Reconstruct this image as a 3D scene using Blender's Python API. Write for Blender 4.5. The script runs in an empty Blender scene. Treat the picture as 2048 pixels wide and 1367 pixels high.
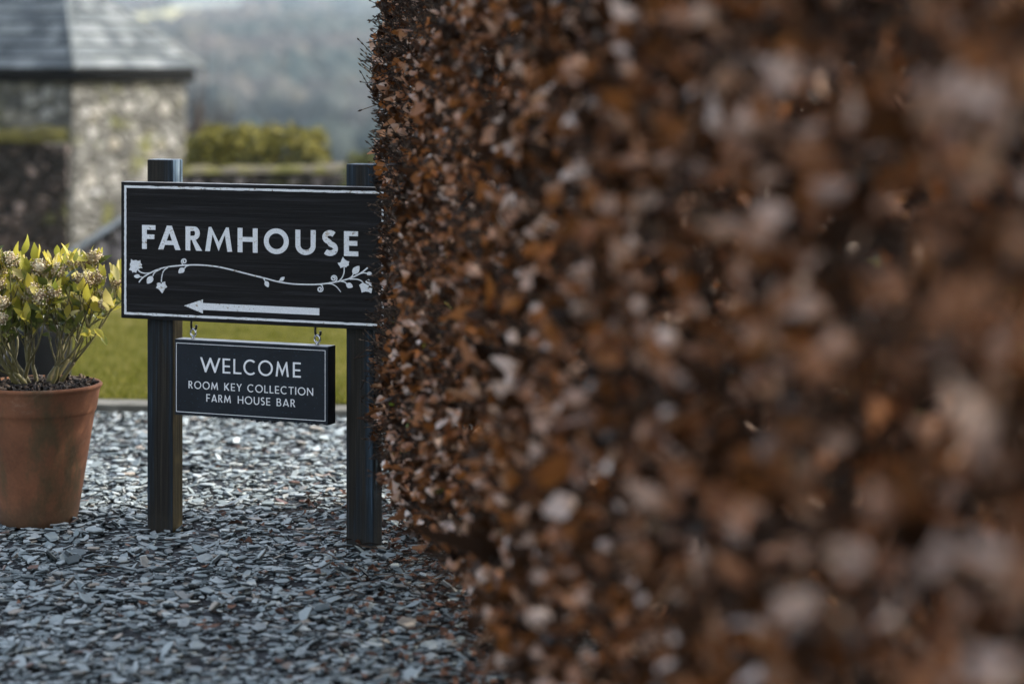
import bpy, bmesh, math, random
import numpy as np
from mathutils import Vector, Matrix, geometry, noise as mnoise
R = math.radians
rng = np.random.default_rng(7)
random.seed(7)
C = bpy.context.scene.collection
scn = bpy.context.scene

# ------------------------------------------------------------------ camera, world, sun, exposure
FPX = 4836.0                                   # focal length in photograph pixels (85 mm on 36 mm, 2048 wide)
cam = bpy.data.cameras.new('camera')
camo = bpy.data.objects.new('camera', cam); C.objects.link(camo)
camo.location = (0, 0, 1.5); camo.rotation_euler = (R(90), 0, 0)
cam.lens = 85; cam.sensor_width = 36; cam.sensor_fit = 'HORIZONTAL'
cam.shift_y = -(683.5 - 120) / 2048
cam.clip_start = 0.05; cam.clip_end = 8000
cam.dof.use_dof = True; cam.dof.focus_distance = 7.5
cam.dof.aperture_fstop = 1.8; cam.dof.aperture_blades = 0
scn.camera = camo

SUN_ELEV, SUN_AZ = R(33), R(82)                # azimuth clockwise from +Y (away from the camera)
world = bpy.data.worlds.new('World'); scn.world = world; world.use_nodes = True
wn = world.node_tree
sky = wn.nodes.new('ShaderNodeTexSky'); sky.sky_type = 'NISHITA'; sky.sun_disc = False
sky.sun_elevation = SUN_ELEV; sky.sun_rotation = SUN_AZ
sky.dust_density = 2.5; sky.air_density = 1.0; sky.ozone_density = 1.5
hs = wn.nodes.new('ShaderNodeHueSaturation'); hs.inputs['Saturation'].default_value = .5      # a hazy, whitened sky
wn.links.new(sky.outputs[0], hs.inputs['Color']); wn.links.new(hs.outputs[0], wn.nodes['Background'].inputs[0])
wn.nodes['Background'].inputs[1].default_value = 0.15
sd = bpy.data.lights.new('sun', 'SUN'); sd.energy = 1.6; sd.angle = R(1.0); sd.color = (1, .93, .82)
so = bpy.data.objects.new('sun', sd); C.objects.link(so)
sv = Vector((math.sin(SUN_AZ) * math.cos(SUN_ELEV), math.cos(SUN_AZ) * math.cos(SUN_ELEV), math.sin(SUN_ELEV)))
so.rotation_euler = sv.to_track_quat('Z', 'Y').to_euler(); so.location = sv * 30
scn.view_settings.view_transform = 'Standard'; scn.view_settings.look = 'None'
scn.view_settings.exposure = 1.8; scn.view_settings.gamma = 1
scn.cycles.max_bounces = 8; scn.cycles.transparent_max_bounces = 8

# ------------------------------------------------------------------ material helpers
def srgb(r, g, b):
    f = lambda v: v / 12.92 if v <= .04045 else ((v + .055) / 1.055) ** 2.4
    return (f(r / 255), f(g / 255), f(b / 255), 1)
def col(c): return tuple(c) + (1,) if len(c) == 3 else tuple(c)
class Mat:
    def __init__(s, name, base=(.5, .5, .5), rough=.6, spec=.5, metal=0):
        s.m = bpy.data.materials.new(name); s.m.use_nodes = True
        s.t = s.m.node_tree; s.b = s.t.nodes['Principled BSDF']; s.o = s.t.nodes['Material Output']
        s.b.inputs['Base Color'].default_value = col(base); s.b.inputs['Roughness'].default_value = rough
        s.b.inputs['Specular IOR Level'].default_value = spec; s.b.inputs['Metallic'].default_value = metal
    def n(s, typ, **kw):
        nd = s.t.nodes.new(typ)
        for k, v in kw.items(): setattr(nd, k, v)
        return nd
    def link(s, a, b): s.t.links.new(a, b)
    def coord(s, scale=(1, 1, 1), kind='Object'):
        tc = s.n('ShaderNodeTexCoord'); mp = s.n('ShaderNodeMapping'); mp.inputs['Scale'].default_value = scale
        s.link(tc.outputs[kind], mp.inputs[0]); return mp.outputs[0]
    def geo(s, out='Random Per Island'): return s.n('ShaderNodeNewGeometry').outputs[out]
    def noise(s, scale, detail=4, vec=None, rough=.55, dist=0):
        nd = s.n('ShaderNodeTexNoise'); nd.inputs['Scale'].default_value = scale; nd.inputs['Detail'].default_value = detail
        nd.inputs['Roughness'].default_value = rough; nd.inputs['Distortion'].default_value = dist
        s.link(vec if vec is not None else s.coord(), nd.inputs['Vector']); return nd.outputs[0]
    def voro(s, scale, vec=None, feature='F1', out='Distance', rnd=1):
        nd = s.n('ShaderNodeTexVoronoi'); nd.feature = feature; nd.inputs['Scale'].default_value = scale
        nd.inputs['Randomness'].default_value = rnd
        s.link(vec if vec is not None else s.coord(), nd.inputs['Vector']); return nd.outputs[out]
    def ramp(s, fac, stops, interp='LINEAR'):
        nd = s.n('ShaderNodeValToRGB'); cr = nd.color_ramp; cr.interpolation = interp
        while len(cr.elements) < len(stops): cr.elements.new(.5)
        for e, (p, c) in zip(cr.elements, stops):
            e.position = p; e.color = col(c) if not isinstance(c, (int, float)) else (c, c, c, 1)
        s.link(fac, nd.inputs[0]); return nd.outputs[0]
    def mix(s, fac, a, b, mode='MIX'):
        nd = s.n('ShaderNodeMix', data_type='RGBA', blend_type=mode)
        for sock, v in ((nd.inputs[0], fac), (nd.inputs[6], a), (nd.inputs[7], b)):
            if isinstance(v, (int, float)): sock.default_value = v
            elif isinstance(v, tuple): sock.default_value = col(v)
            else: s.link(v, sock)
        return nd.outputs[2]
    def math(s, op, a, b=0.0, c=None):
        nd = s.n('ShaderNodeMath', operation=op)
        for i, v in enumerate((a, b) if c is None else (a, b, c)):
            if isinstance(v, (int, float)): nd.inputs[i].default_value = v
            else: s.link(v, nd.inputs[i])
        return nd.outputs[0]
    def mrange(s, v, a, b, c=0, d=1, smooth=True):
        nd = s.n('ShaderNodeMapRange'); nd.interpolation_type = 'SMOOTHSTEP' if smooth else 'LINEAR'
        s.link(v, nd.inputs[0])
        for i, x in zip((1, 2, 3, 4), (a, b, c, d)): nd.inputs[i].default_value = x
        return nd.outputs[0]
    def base(s, sock): s.link(sock, s.b.inputs['Base Color']); return s
    def rough(s, sock): s.link(sock, s.b.inputs['Roughness']); return s
    def bump(s, h, strength=.3, dist=.01):
        nd = s.n('ShaderNodeBump'); nd.inputs['Strength'].default_value = strength; nd.inputs['Distance'].default_value = dist
        s.link(h, nd.inputs['Height']); s.link(nd.outputs[0], s.b.inputs['Normal']); return s
    def translucent(s, color, fac):
        tr = s.n('ShaderNodeBsdfTranslucent'); mx = s.n('ShaderNodeMixShader'); mx.inputs[0].default_value = fac
        if isinstance(color, tuple): tr.inputs[0].default_value = col(color)
        else: s.link(color, tr.inputs[0])
        s.link(s.b.outputs[0], mx.inputs[1]); s.link(tr.outputs[0], mx.inputs[2]); s.link(mx.outputs[0], s.o.inputs[0]); return s

# ------------------------------------------------------------------ mesh helpers
def link_obj(name, me, m=None, parent=None):
    o = bpy.data.objects.new(name, me); C.objects.link(o)
    if m is not None:
        for x in (m if isinstance(m, (list, tuple)) else [m]): me.materials.append(x.m if isinstance(x, Mat) else x)
    if parent is not None: o.parent = parent
    return o
def mesh_np(name, V, groups, m, parent=None, smooth=False, mats=None):
    me = bpy.data.meshes.new(name); V = np.ascontiguousarray(V, dtype=np.float32).reshape(-1, 3)
    me.vertices.add(len(V)); me.vertices.foreach_set('co', V.ravel())
    groups = [np.asarray(g, dtype=np.int32) for g in groups if len(g)]
    loops = np.concatenate([g.ravel() for g in groups]); starts = []; p = 0
    for g in groups:
        starts.append(p + np.arange(len(g), dtype=np.int32) * g.shape[1]); p += g.size
    starts = np.concatenate(starts).astype(np.int32)
    me.loops.add(len(loops)); me.loops.foreach_set('vertex_index', loops)
    me.polygons.add(len(starts)); me.polygons.foreach_set('loop_start', starts)
    me.polygons.foreach_set('use_smooth', np.full(len(starts), smooth, dtype=bool))
    if mats is not None: me.polygons.foreach_set('material_index', np.asarray(mats, dtype=np.int32))
    me.update(calc_edges=True); me.validate()
    return link_obj(name, me, m, parent)
class Geo:
    """collects shapes that become ONE mesh object"""
    def __init__(s): s.v = []; s.f = []; s.mi = []
    def add(s, verts, faces, mi=0):
        b = len(s.v); s.v += [tuple(v) for v in verts]
        s.f += [tuple(b + i for i in f) for f in faces]; s.mi += [mi] * len(faces)
    def box(s, x0, x1, y0, y1, z0, z1, mi=0):
        s.add([(x0, y0, z0), (x1, y0, z0), (x1, y1, z0), (x0, y1, z0), (x0, y0, z1), (x1, y0, z1), (x1, y1, z1), (x0, y1, z1)],
              [(0, 3, 2, 1), (4, 5, 6, 7), (0, 1, 5, 4), (1, 2, 6, 5), (2, 3, 7, 6), (3, 0, 4, 7)], mi)
    def lathe(s, prof, n=64, cx=0, cy=0, cap=False):
        vs = []; fs = []
        for r, z in prof:
            for k in range(n):
                a = 2 * math.pi * k / n; vs.append((cx + r * math.cos(a), cy + r * math.sin(a), z))
        for i in range(len(prof) - 1):
            for k in range(n):
                k2 = (k + 1) % n; fs.append((i * n + k, i * n + k2, (i + 1) * n + k2, (i + 1) * n + k))
        if cap: fs.append(tuple(range(n))[::-1]); fs.append(tuple((len(prof) - 1) * n + k for k in range(n)))
        s.add(vs, fs)
    def tube(s, pts, rad, n=6, cap=True):
        pts = [Vector(p) for p in pts]; m = len(pts)
        rads = rad if isinstance(rad, (list, tuple)) else [rad] * m
        vs = []; up = Vector((.13, .21, 1)).normalized()
        prev = None
        for i, p in enumerate(pts):
            t = (pts[min(i + 1, m - 1)] - pts[max(i - 1, 0)]).normalized()
            a = prev - t * prev.dot(t) if prev is not None else t.cross(up if abs(t.dot(up)) < .95 else Vector((1, 0, 0)))
            a.normalize(); b = t.cross(a); prev = a
            for k in range(n):
                w = 2 * math.pi * k / n; vs.append(p + (a * math.cos(w) + b * math.sin(w)) * rads[i])
        fs = [(i * n + k, i * n + (k + 1) % n, (i + 1) * n + (k + 1) % n, (i + 1) * n + k) for i in range(m - 1) for k in range(n)]
        if cap: fs.append(tuple(range(n))[::-1]); fs.append(tuple((m - 1) * n + k for k in range(n)))
        s.add(vs, fs)
    def plate(s, outer, holes, y, th, mi=0):
        """flat shape in the local x-z plane, front at y (towards -y), th thick"""
        polys = [[Vector((x, z, 0)) for x, z in p] for p in [outer] + holes]
        flat = [q for p in polys for q in p]
        tris = geometry.tessellate_polygon(polys)
        vs = [(q.x, y, q.y) for q in flat] + [(q.x, y + th, q.y) for q in flat]; n = len(flat)
        fs = []
        for a, b, c in tris:
            A, B, D = flat[a], flat[b], flat[c]
            fs.append((a, b, c) if (B - A).cross(D - A).z > 0 else (a, c, b))
        k = 0
        for p in polys:
            for i in range(len(p)): fs.append((k + i, k + (i + 1) % len(p), n + k + (i + 1) % len(p), n + k + i))
            k += len(p)
        s.add(vs, fs, mi)
    def build(s, name, m, parent=None, smooth=False, bevel=0, seg=2, recalc=True):
        me = bpy.data.meshes.new(name); me.from_pydata(s.v, [], s.f)
        me.polygons.foreach_set('material_index', s.mi)
        bm = bmesh.new(); bm.from_mesh(me)
        if recalc: bmesh.ops.recalc_face_normals(bm, faces=bm.faces)
        if bevel: bmesh.ops.bevel(bm, geom=bm.edges[:], offset=bevel, segments=seg, affect='EDGES', profile=.6)
        bm.to_mesh(me); bm.free()
        me.polygons.foreach_set('use_smooth', [smooth] * len(me.polygons)); me.update()
        return link_obj(name, me, m, parent)
def empty(name, loc=(0, 0, 0), rz=0):
    o = bpy.data.objects.new(name, None); C.objects.link(o); o.location = loc; o.rotation_euler = (0, 0, rz)
    o.empty_display_size = .1; return o
def tag(o, label=None, cat=None, group=None, kind=None):
    for k, v in (('label', label), ('category', cat), ('group', group), ('kind', kind)):
        if v: o[k] = v
    return o
def unit(a): return a / np.maximum(np.linalg.norm(a, axis=-1, keepdims=True), 1e-9)
def frames(d, nrm):
    """columns: across, along (d), normal - for arrays of directions"""
    d = unit(d); x = unit(np.cross(d, nrm)); z = np.cross(x, d); return np.stack([x, d, z], axis=-1)

# ------------------------------------------------------------------ leaves in bulk
def leaves(pos, along, nrm, length, width, prof, fold=.25, curl=.3, rag=0.0, cols=3, crumple=0.0):
    """N leaves as 3 x len(prof) grids; returns verts, quads"""
    N = len(pos); t = np.linspace(0, 1, len(prof)); P = np.array(prof); r = len(prof)
    c = cols; fx = np.linspace(-1, 1, c)
    F = frames(along, nrm)
    L = np.broadcast_to(length, (N,))[:, None, None]; W = np.broadcast_to(width, (N,))[:, None, None]
    fo = (fold * (rng.normal(.8, .8, N)))[:, None, None]; cu = (curl * rng.normal(.6, 1.0, N))[:, None, None]
    tw = (rng.normal(0, .7, N))[:, None, None]
    jit = 1 + rag * rng.normal(0, 1, (N, r, c))
    x = W * .5 * P[None, :, None] * fx[None, None, :] * jit
    y = L * t[None, :, None] + 0 * x
    z = fo * (x * x / (W * .5) if c > 3 else np.abs(x)) + cu * L * (t[None, :, None] - .4) ** 2 + tw * x * (t[None, :, None] - .3)
    z = z + crumple * L * rng.normal(0, 1, (N, r, c)) * np.minimum(1, P[None, :, None] * 1.5)
    y = y - np.abs(cu) * L * .25 * (t[None, :, None] ** 2)
    loc = np.stack([x, y, z], -1).reshape(N, r * c, 3)
    V = np.einsum('nij,nkj->nki', F, loc) + pos[:, None, :]
    q = []
    for i in range(r - 1):
        for j in range(c - 1): q.append((i * c + j, i * c + j + 1, (i + 1) * c + j + 1, (i + 1) * c + j))
    Q = np.array(q)[None] + (np.arange(N) * r * c)[:, None, None]
    return V.reshape(-1, 3), Q.reshape(-1, 4)
def sticks(a, b, r0, r1, n=4, bend=None):
    """N tapered twigs from a to b with one bend; returns verts, quads"""
    N = len(a); m = (a + b) * .5 + (bend if bend is not None else 0)
    pts = np.stack([a, m, b], 1); d = unit(b - a)
    ref = np.where(np.abs(d[:, 2:3]) > .9, np.array([[1., 0, 0]]), np.array([[0, 0, 1.]]))
    x = unit(np.cross(d, ref)); y = np.cross(d, x)
    w = np.arange(n) * 2 * math.pi / n
    ring = x[:, None, :] * np.cos(w)[None, :, None] + y[:, None, :] * np.sin(w)[None, :, None]
    rad = np.stack([np.broadcast_to(r0, (N,)), np.broadcast_to((np.asarray(r0) + np.asarray(r1)) * .5, (N,)), np.broadcast_to(r1, (N,))], 1)
    V = pts[:, :, None, :] + ring[:, None] * rad[:, :, None, None]
    q = [(i * n + k, i * n + (k + 1) % n, (i + 1) * n + (k + 1) % n, (i + 1) * n + k) for i in range(2) for k in range(n)]
    Q = np.array(q)[None] + (np.arange(N) * 3 * n)[:, None, None]
    return V.reshape(-1, 3), Q.reshape(-1, 4)
def merge(parts):
    V = []; Q = []; b = 0
    for v, q in parts: V.append(v); Q.append(q + b); b += len(v)
    return np.concatenate(V), np.concatenate(Q)

# ------------------------------------------------------------------ materials
m_ground = Mat('ground_earth', (.06, .06, .05), .9)
m_ground.base(m_ground.ramp(m_ground.noise(.6, 6), [(.3, (.035, .045, .02)), (.7, (.09, .10, .045))]))
m_gravel = Mat('slate_bed', (.03, .03, .033), .75)
v_ = m_gravel.coord((1, 1, 1)); c_ = m_gravel.voro(38, v_, 'F1', 'Color')
m_gravel.base(m_gravel.ramp(c_, [(0, (.008, .009, .010)), (.6, (.02, .022, .026)), (1, (.05, .055, .06))])).bump(m_gravel.voro(38, v_), .8, .02)
m_chip = Mat('slate_chip', (.1, .11, .12), .5, .45)
ri = m_chip.geo(); nz = m_chip.noise(130, 3)
cc = m_chip.ramp(ri, [(0, (.075, .095, .099)), (.3, (.18, .218, .224)), (.62, (.27, .312, .316)), (.9, (.36, .40, .402)), (.955, (.2, .185, .16)), (.982, (.33, .29, .24)), (.993, (.15, .085, .06)), (1, (.10, .05, .04))])
m_chip.base(m_chip.mix(.35, cc, m_chip.ramp(nz, [(.3, (.4, .4, .42)), (.7, (.62, .62, .6))]), 'OVERLAY'))
m_chip.rough(m_chip.mrange(m_chip.math('FRACT', m_chip.math('MULTIPLY', ri, 17.3)), 0, 1, .44, .68)).bump(m_chip.noise(260, 4), .35, .003)
m_chipedge = Mat('slate_chip_shaded_edge', (.04, .045, .05), .7, .2)  # chip sides coloured dark to paint in their shade
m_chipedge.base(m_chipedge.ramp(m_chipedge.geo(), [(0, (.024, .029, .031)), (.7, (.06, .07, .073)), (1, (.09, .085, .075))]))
m_lawn = Mat('lawn_turf', (.06, .08, .02), .95, .0)
m_lawn.base(m_lawn.ramp(m_lawn.noise(1.1, 7, rough=.65), [(.28, (.035, .04, .009)), (.5, (.088, .083, .022)), (.72, (.165, .14, .05))]))
m_blade = Mat('grass_blade', (.08, .1, .025), .8, .05)
m_blade.base(m_blade.ramp(m_blade.geo(), [(0, (.045, .05, .007)), (.6, (.10, .098, .015)), (1, (.2, .165, .05))])).translucent((.16, .17, .02), .3)
m_kerb = Mat('kerb_stone', (.22, .21, .18), .85)
m_kerb.base(m_kerb.ramp(m_kerb.noise(9, 6), [(.3, (.05, .05, .036)), (.7, (.15, .14, .118))]))

def wood(name, dark, mid, light, axis, rough=.6, grain=.5, spec=.35):
    m = Mat(name, mid, rough, spec)
    sc = {'x': (1.2, 30, 55), 'z': (55, 55, 1.1)}[axis]
    v = m.coord(sc); g = m.noise(1.6, 6, v, .7, .6); fine = m.noise(7, 3, v, .6)
    c = m.ramp(g, [(.3, dark), (.52, mid), (.75, light)])
    m.base(m.mix(.5, c, m.ramp(fine, [(.35, (.3, .3, .3)), (.7, (.68, .68, .68))]), 'OVERLAY'))
    m.bump(m.mix(.4, g, fine), grain, .004); return m
m_board = wood('dark_stained_board', (.003, .003, .0035), (.0075, .0068, .0066), (.032, .031, .035), 'x', .6, .5, .13)
m_post = wood('blue_black_post', (.004, .005, .006), (.009, .016, .023), (.06, .10, .14), 'z', .6, .9, .18)
px_ = m_post.n('ShaderNodeSeparateXYZ'); m_post.link(m_post.coord(), px_.inputs[0])
pb_ = m_post.b.inputs['Base Color'].links[0].from_socket
m_post.base(m_post.mix(m_post.mrange(m_post.math('ADD', m_post.noise(1.4, 4, m_post.coord((16, 16, .8)), .6), m_post.math('MULTIPLY', px_.outputs[0], .12)), .42, .62), m_post.ramp(m_post.noise(1.5, 6, m_post.coord((70, 70, 1)), .7), [(.35, (.004, .0034, .0026)), (.52, (.0135, .011, .0075)), (.7, (.04, .034, .025))]), pb_))
m_postside = wood('weathered_post_side', (.018, .014, .006), (.055, .042, .015), (.13, .10, .045), 'z', .75, .8, .2)
pd_ = m_post.b.inputs['Base Color'].links[0].from_socket
mud_ = m_post.math('ADD', px_.outputs[2], m_post.math('MULTIPLY', m_post.noise(30, 5), .14))
m_post.base(m_post.mix(m_post.mrange(mud_, 0.05, .16, .5, 0), pd_, (.03, .025, .018)))      # dirt splashed up from the yard
px_ = m_postside.n('ShaderNodeSeparateXYZ'); m_postside.link(m_postside.coord(), px_.inputs[0])
pb_ = m_postside.b.inputs['Base Color'].links[0].from_socket
m_postside.base(m_postside.mix(m_postside.mrange(px_.outputs[2], 1.09, 1.115), pb_, m_postside.ramp(m_postside.noise(1.5, 5, m_postside.coord((60, 60, 1))), [(.35, (.01, .02, .03)), (.5, (.10, .16, .22)), (.7, (.26, .32, .36))])))
m_white = Mat('worn_white_paint', (.72, .72, .71), .6, .3)
v_ = m_white.coord((1.0, 1, 1.6)); ch = m_white.noise(75, 6, v_, .75); big = m_white.noise(5.5, 3, m_white.coord((1, 1, 1)))
chip_ = m_white.math('ADD', ch, m_white.math('MULTIPLY', big, .42))
w0 = m_white.ramp(m_white.noise(240, 2), [(.35, (.60, .61, .62)), (.62, (.72, .73, .73))])
m_white.base(m_white.mix(m_white.mrange(chip_, .80, .86), w0, m_white.ramp(m_white.noise(40, 2), [(.4, (.10, .065, .03)), (.6, (.36, .28, .17))]))).bump(ch, .2, .002)
m_ink = Mat('fresh_white_lettering', (.62, .63, .64), .55, .3)
m_ink.base(m_ink.ramp(m_ink.noise(300, 2), [(.3, (.66, .67, .68)), (.6, (.82, .82, .82))]))
m_slate = Mat('dark_riven_slate', (.011, .016, .024), .5, .2)
sp = m_slate.voro(75, None, 'F1', 'Distance'); bs = m_slate.ramp(m_slate.noise(12, 5), [(.3, (.005, .0075, .011)), (.7, (.009, .014, .021))])
m_slate.base(m_slate.mix(m_slate.mrange(sp, .07, .12, 1, 0), bs, (.03, .065, .10))).bump(m_slate.noise(60, 5), .15, .004)
m_black = Mat('black_iron', (.006, .006, .006), .35, .5)
m_chrome = Mat('bright_steel', (.42, .42, .43), .13, .5, 1)
m_chrome.rough(m_chrome.mrange(m_chrome.noise(300, 2), .3, .7, .1, .25))
m_terra = Mat('aged_terracotta', (.25, .1, .05), .85, .25)
t1 = m_terra.ramp(m_terra.noise(4.5, 6, None, .6, .4), [(.3, (.105, .042, .02)), (.5, (.185, .075, .036)), (.72, (.25, .108, .056))])
t2 = m_terra.mix(m_terra.mrange(m_terra.noise(5, 6, m_terra.coord((1.4, 1.4, .6)), .65), .47, .66), t1, (.085, .055, .026))
gz_ = m_terra.n('ShaderNodeSeparateXYZ'); m_terra.link(m_terra.coord(), gz_.inputs[0])
low_ = m_terra.math('MULTIPLY', m_terra.mrange(m_terra.math('ADD', gz_.outputs[2], m_terra.math('MULTIPLY', m_terra.noise(11, 5), .16)), .10, .20, 1, 0), .75)
t2 = m_terra.mix(low_, t2, (.075, .045, .024))                       # splashed dirt round the foot
salt = m_terra.mrange(m_terra.noise(3.2, 7, m_terra.coord((1, 1, 1.6)), .7, .8), .54, .72, 0, .6)
t2 = m_terra.mix(salt, t2, (.30, .20, .14))                          # lime bloom
m_terra.base(m_terra.mix(.4, t2, m_terra.ramp(m_terra.noise(90, 3), [(.3, (.38, .38, .38)), (.7, (.6, .6, .6))]), 'OVERLAY')).bump(m_terra.noise(120, 4), .15, .003)
m_bark = Mat('bark_mulch', (.02, .014, .01), .8)
m_bark.base(m_bark.ramp(m_bark.geo(), [(0, (.01, .008, .006)), (.7, (.04, .026, .018)), (1, (.12, .075, .045))]))
m_stem = Mat('olive_brown_stem', (.08, .065, .03), .6)
m_stem.base(m_stem.ramp(m_stem.noise(14, 4), [(.3, (.06, .046, .018)), (.55, (.125, .108, .034)), (.75, (.25, .215, .12))]))
m_yleaf = Mat('yellow_green_leaf', (.4, .38, .06), .4, .4)
yc = m_yleaf.ramp(m_yleaf.geo(), [(0, (.20, .23, .035)), (.35, (.40, .37, .05)), (.75, (.58, .48, .07)), (1, (.68, .60, .30))])
m_yleaf.base(yc).translucent(yc, .4)
m_gleaf = Mat('olive_green_leaf', (.1, .13, .03), .4, .45)
gc = m_gleaf.ramp(m_gleaf.geo(), [(0, (.05, .075, .015)), (.6, (.13, .15, .03)), (1, (.27, .27, .06))])
m_gleaf.base(gc).translucent(gc, .35)
m_bud = Mat('cream_brown_buds', (.35, .28, .16), .5, .4)
m_bud.base(m_bud.ramp(m_bud.geo(), [(0, (.15, .085, .05)), (.4, (.36, .27, .15)), (1, (.78, .70, .50))]))
m_plastic = Mat('black_plastic', (.008, .008, .009), .45)
m_plastic.base(m_plastic.ramp(m_plastic.noise(8, 4), [(.3, (.006, .006, .007)), (.7, (.014, .013, .012))]))
m_greypot = Mat('grey_brown_clay', (.12, .10, .08), .85)
m_greypot.base(m_greypot.ramp(m_greypot.noise(7, 5), [(.3, (.08, .065, .05)), (.7, (.19, .165, .14))]))
# beech
m_beech = Mat('dry_beech_leaf', (.2, .09, .04), .42, .33); m_beech.b.inputs['Specular Tint'].default_value = (1, .74, .58, 1)
ri = m_beech.geo()
bc = m_beech.ramp(ri, [(0, (.010, .006, .004)), (.36, (.026, .012, .006)), (.54, (.11, .043, .016)), (.70, (.25, .104, .040)), (.80, (.34, .18, .115)), (.90, (.55, .40, .32)), (1, (.80, .69, .63))])
bt = m_beech.ramp(ri, [(0, (.02, .008, .004)), (.4, (.14, .05, .012)), (.75, (.6, .21, .04)), (1, (.6, .3, .12))])
m_beech.base(m_beech.mix(.35, bc, m_beech.ramp(m_beech.noise(45, 4), [(.3, (.35, .35, .35)), (.7, (.65, .65, .65))]), 'OVERLAY'))
m_beech.rough(m_beech.mrange(m_beech.math('FRACT', m_beech.math('MULTIPLY', ri, 23.7)), 0, 1, .24, .55)).translucent(bt, .28)
m_twig = Mat('grey_brown_twig', (.06, .045, .032), .75, .12)
m_twig.base(m_twig.ramp(m_twig.geo(), [(0, (.014, .010, .008)), (.7, (.045, .030, .021)), (1, (.12, .085, .06))]))
m_fresh = Mat('fresh_shoot_leaf', (.2, .3, .04), .45)
m_fresh.translucent((.3, .4, .05), .4)
# background
m_slates = Mat('roof_slate', (.2, .21, .22), .8, .2)
m_slates.base(m_slates.mix(.3, m_slates.ramp(m_slates.geo(), [(0, (.07, .08, .088)), (.5, (.125, .138, .147)), (1, (.20, .212, .218))]), m_slates.ramp(m_slates.noise(5, 5), [(.3, (.25, .3, .22)), (.7, (.65, .65, .65))]), 'OVERLAY'))
m_slatedge = Mat('slate_edge_shadow', (.02, .022, .022), .9, .1)  # dark lower edges paint in the shadow line of each course
def stone(name, stops, sc, mortar, moss=0, squash=1.7):
    m = Mat(name, (.3, .28, .25), .9, .25)
    v = m.coord((1, 1, squash)); n = m.noise(3, 4, v); 
    w = m.n('ShaderNodeMix', data_type='RGBA'); w.inputs[0].default_value = .06
    nn = m.n('ShaderNodeTexNoise'); nn.inputs['Scale'].default_value = 3.5; m.link(v, nn.inputs['Vector'])
    m.link(v, w.inputs[6]); m.link(nn.outputs['Color'], w.inputs[7]); wv = w.outputs[2]
    cell = m.voro(sc, wv, 'F1', 'Color'); edge = m.voro(sc, wv, 'DISTANCE_TO_EDGE', 'Distance')
    sep = m.n('ShaderNodeSeparateColor'); m.link(cell, sep.inputs[0])
    c = m.ramp(sep.outputs[0], stops)
    c = m.mix(m.mrange(edge, .02, .10), mortar, c)
    c = m.mix(.35, c, m.ramp(m.noise(9, 5), [(.3, (.3, .3, .3)), (.7, (.68, .68, .66))]), 'OVERLAY')
    if moss: c = m.mix(m.mrange(m.noise(2.2, 5), .55 - .1 * moss, .72), c, (.10, .10, .025))
    m.base(c).bump(m.mrange(edge, 0, .16), .9, .05); return m
m_barnwall = stone('barn_rubble_stone', [(0, (.05, .048, .042)), (.3, (.11, .106, .096)), (.55, (.165, .16, .148)), (.75, (.185, .168, .135)), (1, (.27, .268, .26))], 4.3, (.07, .066, .055), .1)
m_quoin = Mat('pale_quoin_stone', (.36, .33, .28), .9); m_quoin.base(m_quoin.ramp(m_quoin.noise(3, 5), [(.3, (.10, .09, .065)), (.7, (.21, .19, .155))]))
m_drywall = stone('dark_dry_stone', [(0, (.02, .017, .014)), (.5, (.045, .034, .028)), (.8, (.10, .072, .06)), (1, (.25, .19, .165))], 8, (.012, .01, .008), .3, 1.3)
m_greywall = stone('grey_dry_stone', [(0, (.06, .05, .045)), (.4, (.12, .10, .09)), (.75, (.2, .16, .15)), (1, (.33, .28, .26))], 6, (.02, .017, .014), .4, 1.2)
m_coping = Mat('pale_coping_stone', (.34, .34, .33), .85); m_coping.base(m_coping.ramp(m_coping.noise(4, 5), [(.3, (.2, .2, .18)), (.7, (.40, .41, .41))]))
m_moss = Mat('moss', (.1, .1, .02), .95, .1); m_moss.base(m_moss.ramp(m_moss.noise(6, 5), [(.3, (.02, .018, .006)), (.55, (.048, .044, .01)), (.75, (.08, .07, .015))]))
m_moss2 = Mat('thin_moss_on_stone', (.1, .1, .05), .95, .1); m_moss2.base(m_moss2.ramp(m_moss2.noise(5, 5), [(.3, (.06, .06, .02)), (.45, (.13, .12, .04)), (.55, (.11, .095, .07)), (.75, (.17, .15, .13))]))
m_hleaf = Mat('golden_hedge_leaf', (.2, .2, .03), .55, .3)
hc = m_hleaf.ramp(m_hleaf.geo(), [(0, (.035, .04, .010)), (.5, (.135, .125, .022)), (1, (.33, .27, .045))])
m_hleaf.base(hc).translucent(hc, .25)
m_dleaf = Mat('deep_green_leaf', (.06, .07, .02), .5, .3)
m_dleaf.base(m_dleaf.ramp(m_dleaf.geo(), [(0, (.03, .035, .01)), (1, (.13, .13, .03))]))

# ------------------------------------------------------------------ setting: ground, gravel, kerb, lawn, hills
def hz(x, y):
    if y <= 10: return -.03
    z = np.interp(y, [10, 28, 60, 160, 340, 620, 820, 1150, 1700, 2400, 3000], [-.05, -.86, -3.2, -10.5, -16.5, -8, 1.0, 19, 47, 86, 100])
    a = min(1, max(0, (y - 200) / 500))
    return float(z + a * (7 * math.sin(x * .006 + 1.3) + 4 * math.sin(x * .013 + y * .004) + 3 * mnoise.noise((x * .01, y * .01, 0))))
def height_grid(name, xs_of, ys, m, dz=0, parent=None):
    V = []; nx = None
    for y in ys:
        xs = xs_of(y); nx = len(xs)
        for x in xs: V.append((x, y, hz(x, y) + dz))
    q = [(j * nx + i, j * nx + i + 1, (j + 1) * nx + i + 1, (j + 1) * nx + i) for j in range(len(ys) - 1) for i in range(nx - 1)]
    return mesh_np(name, V, [np.array(q)], m, parent, True)
m_hill = Mat('far_hillside', (.1, .1, .1), .95, .1)
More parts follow.
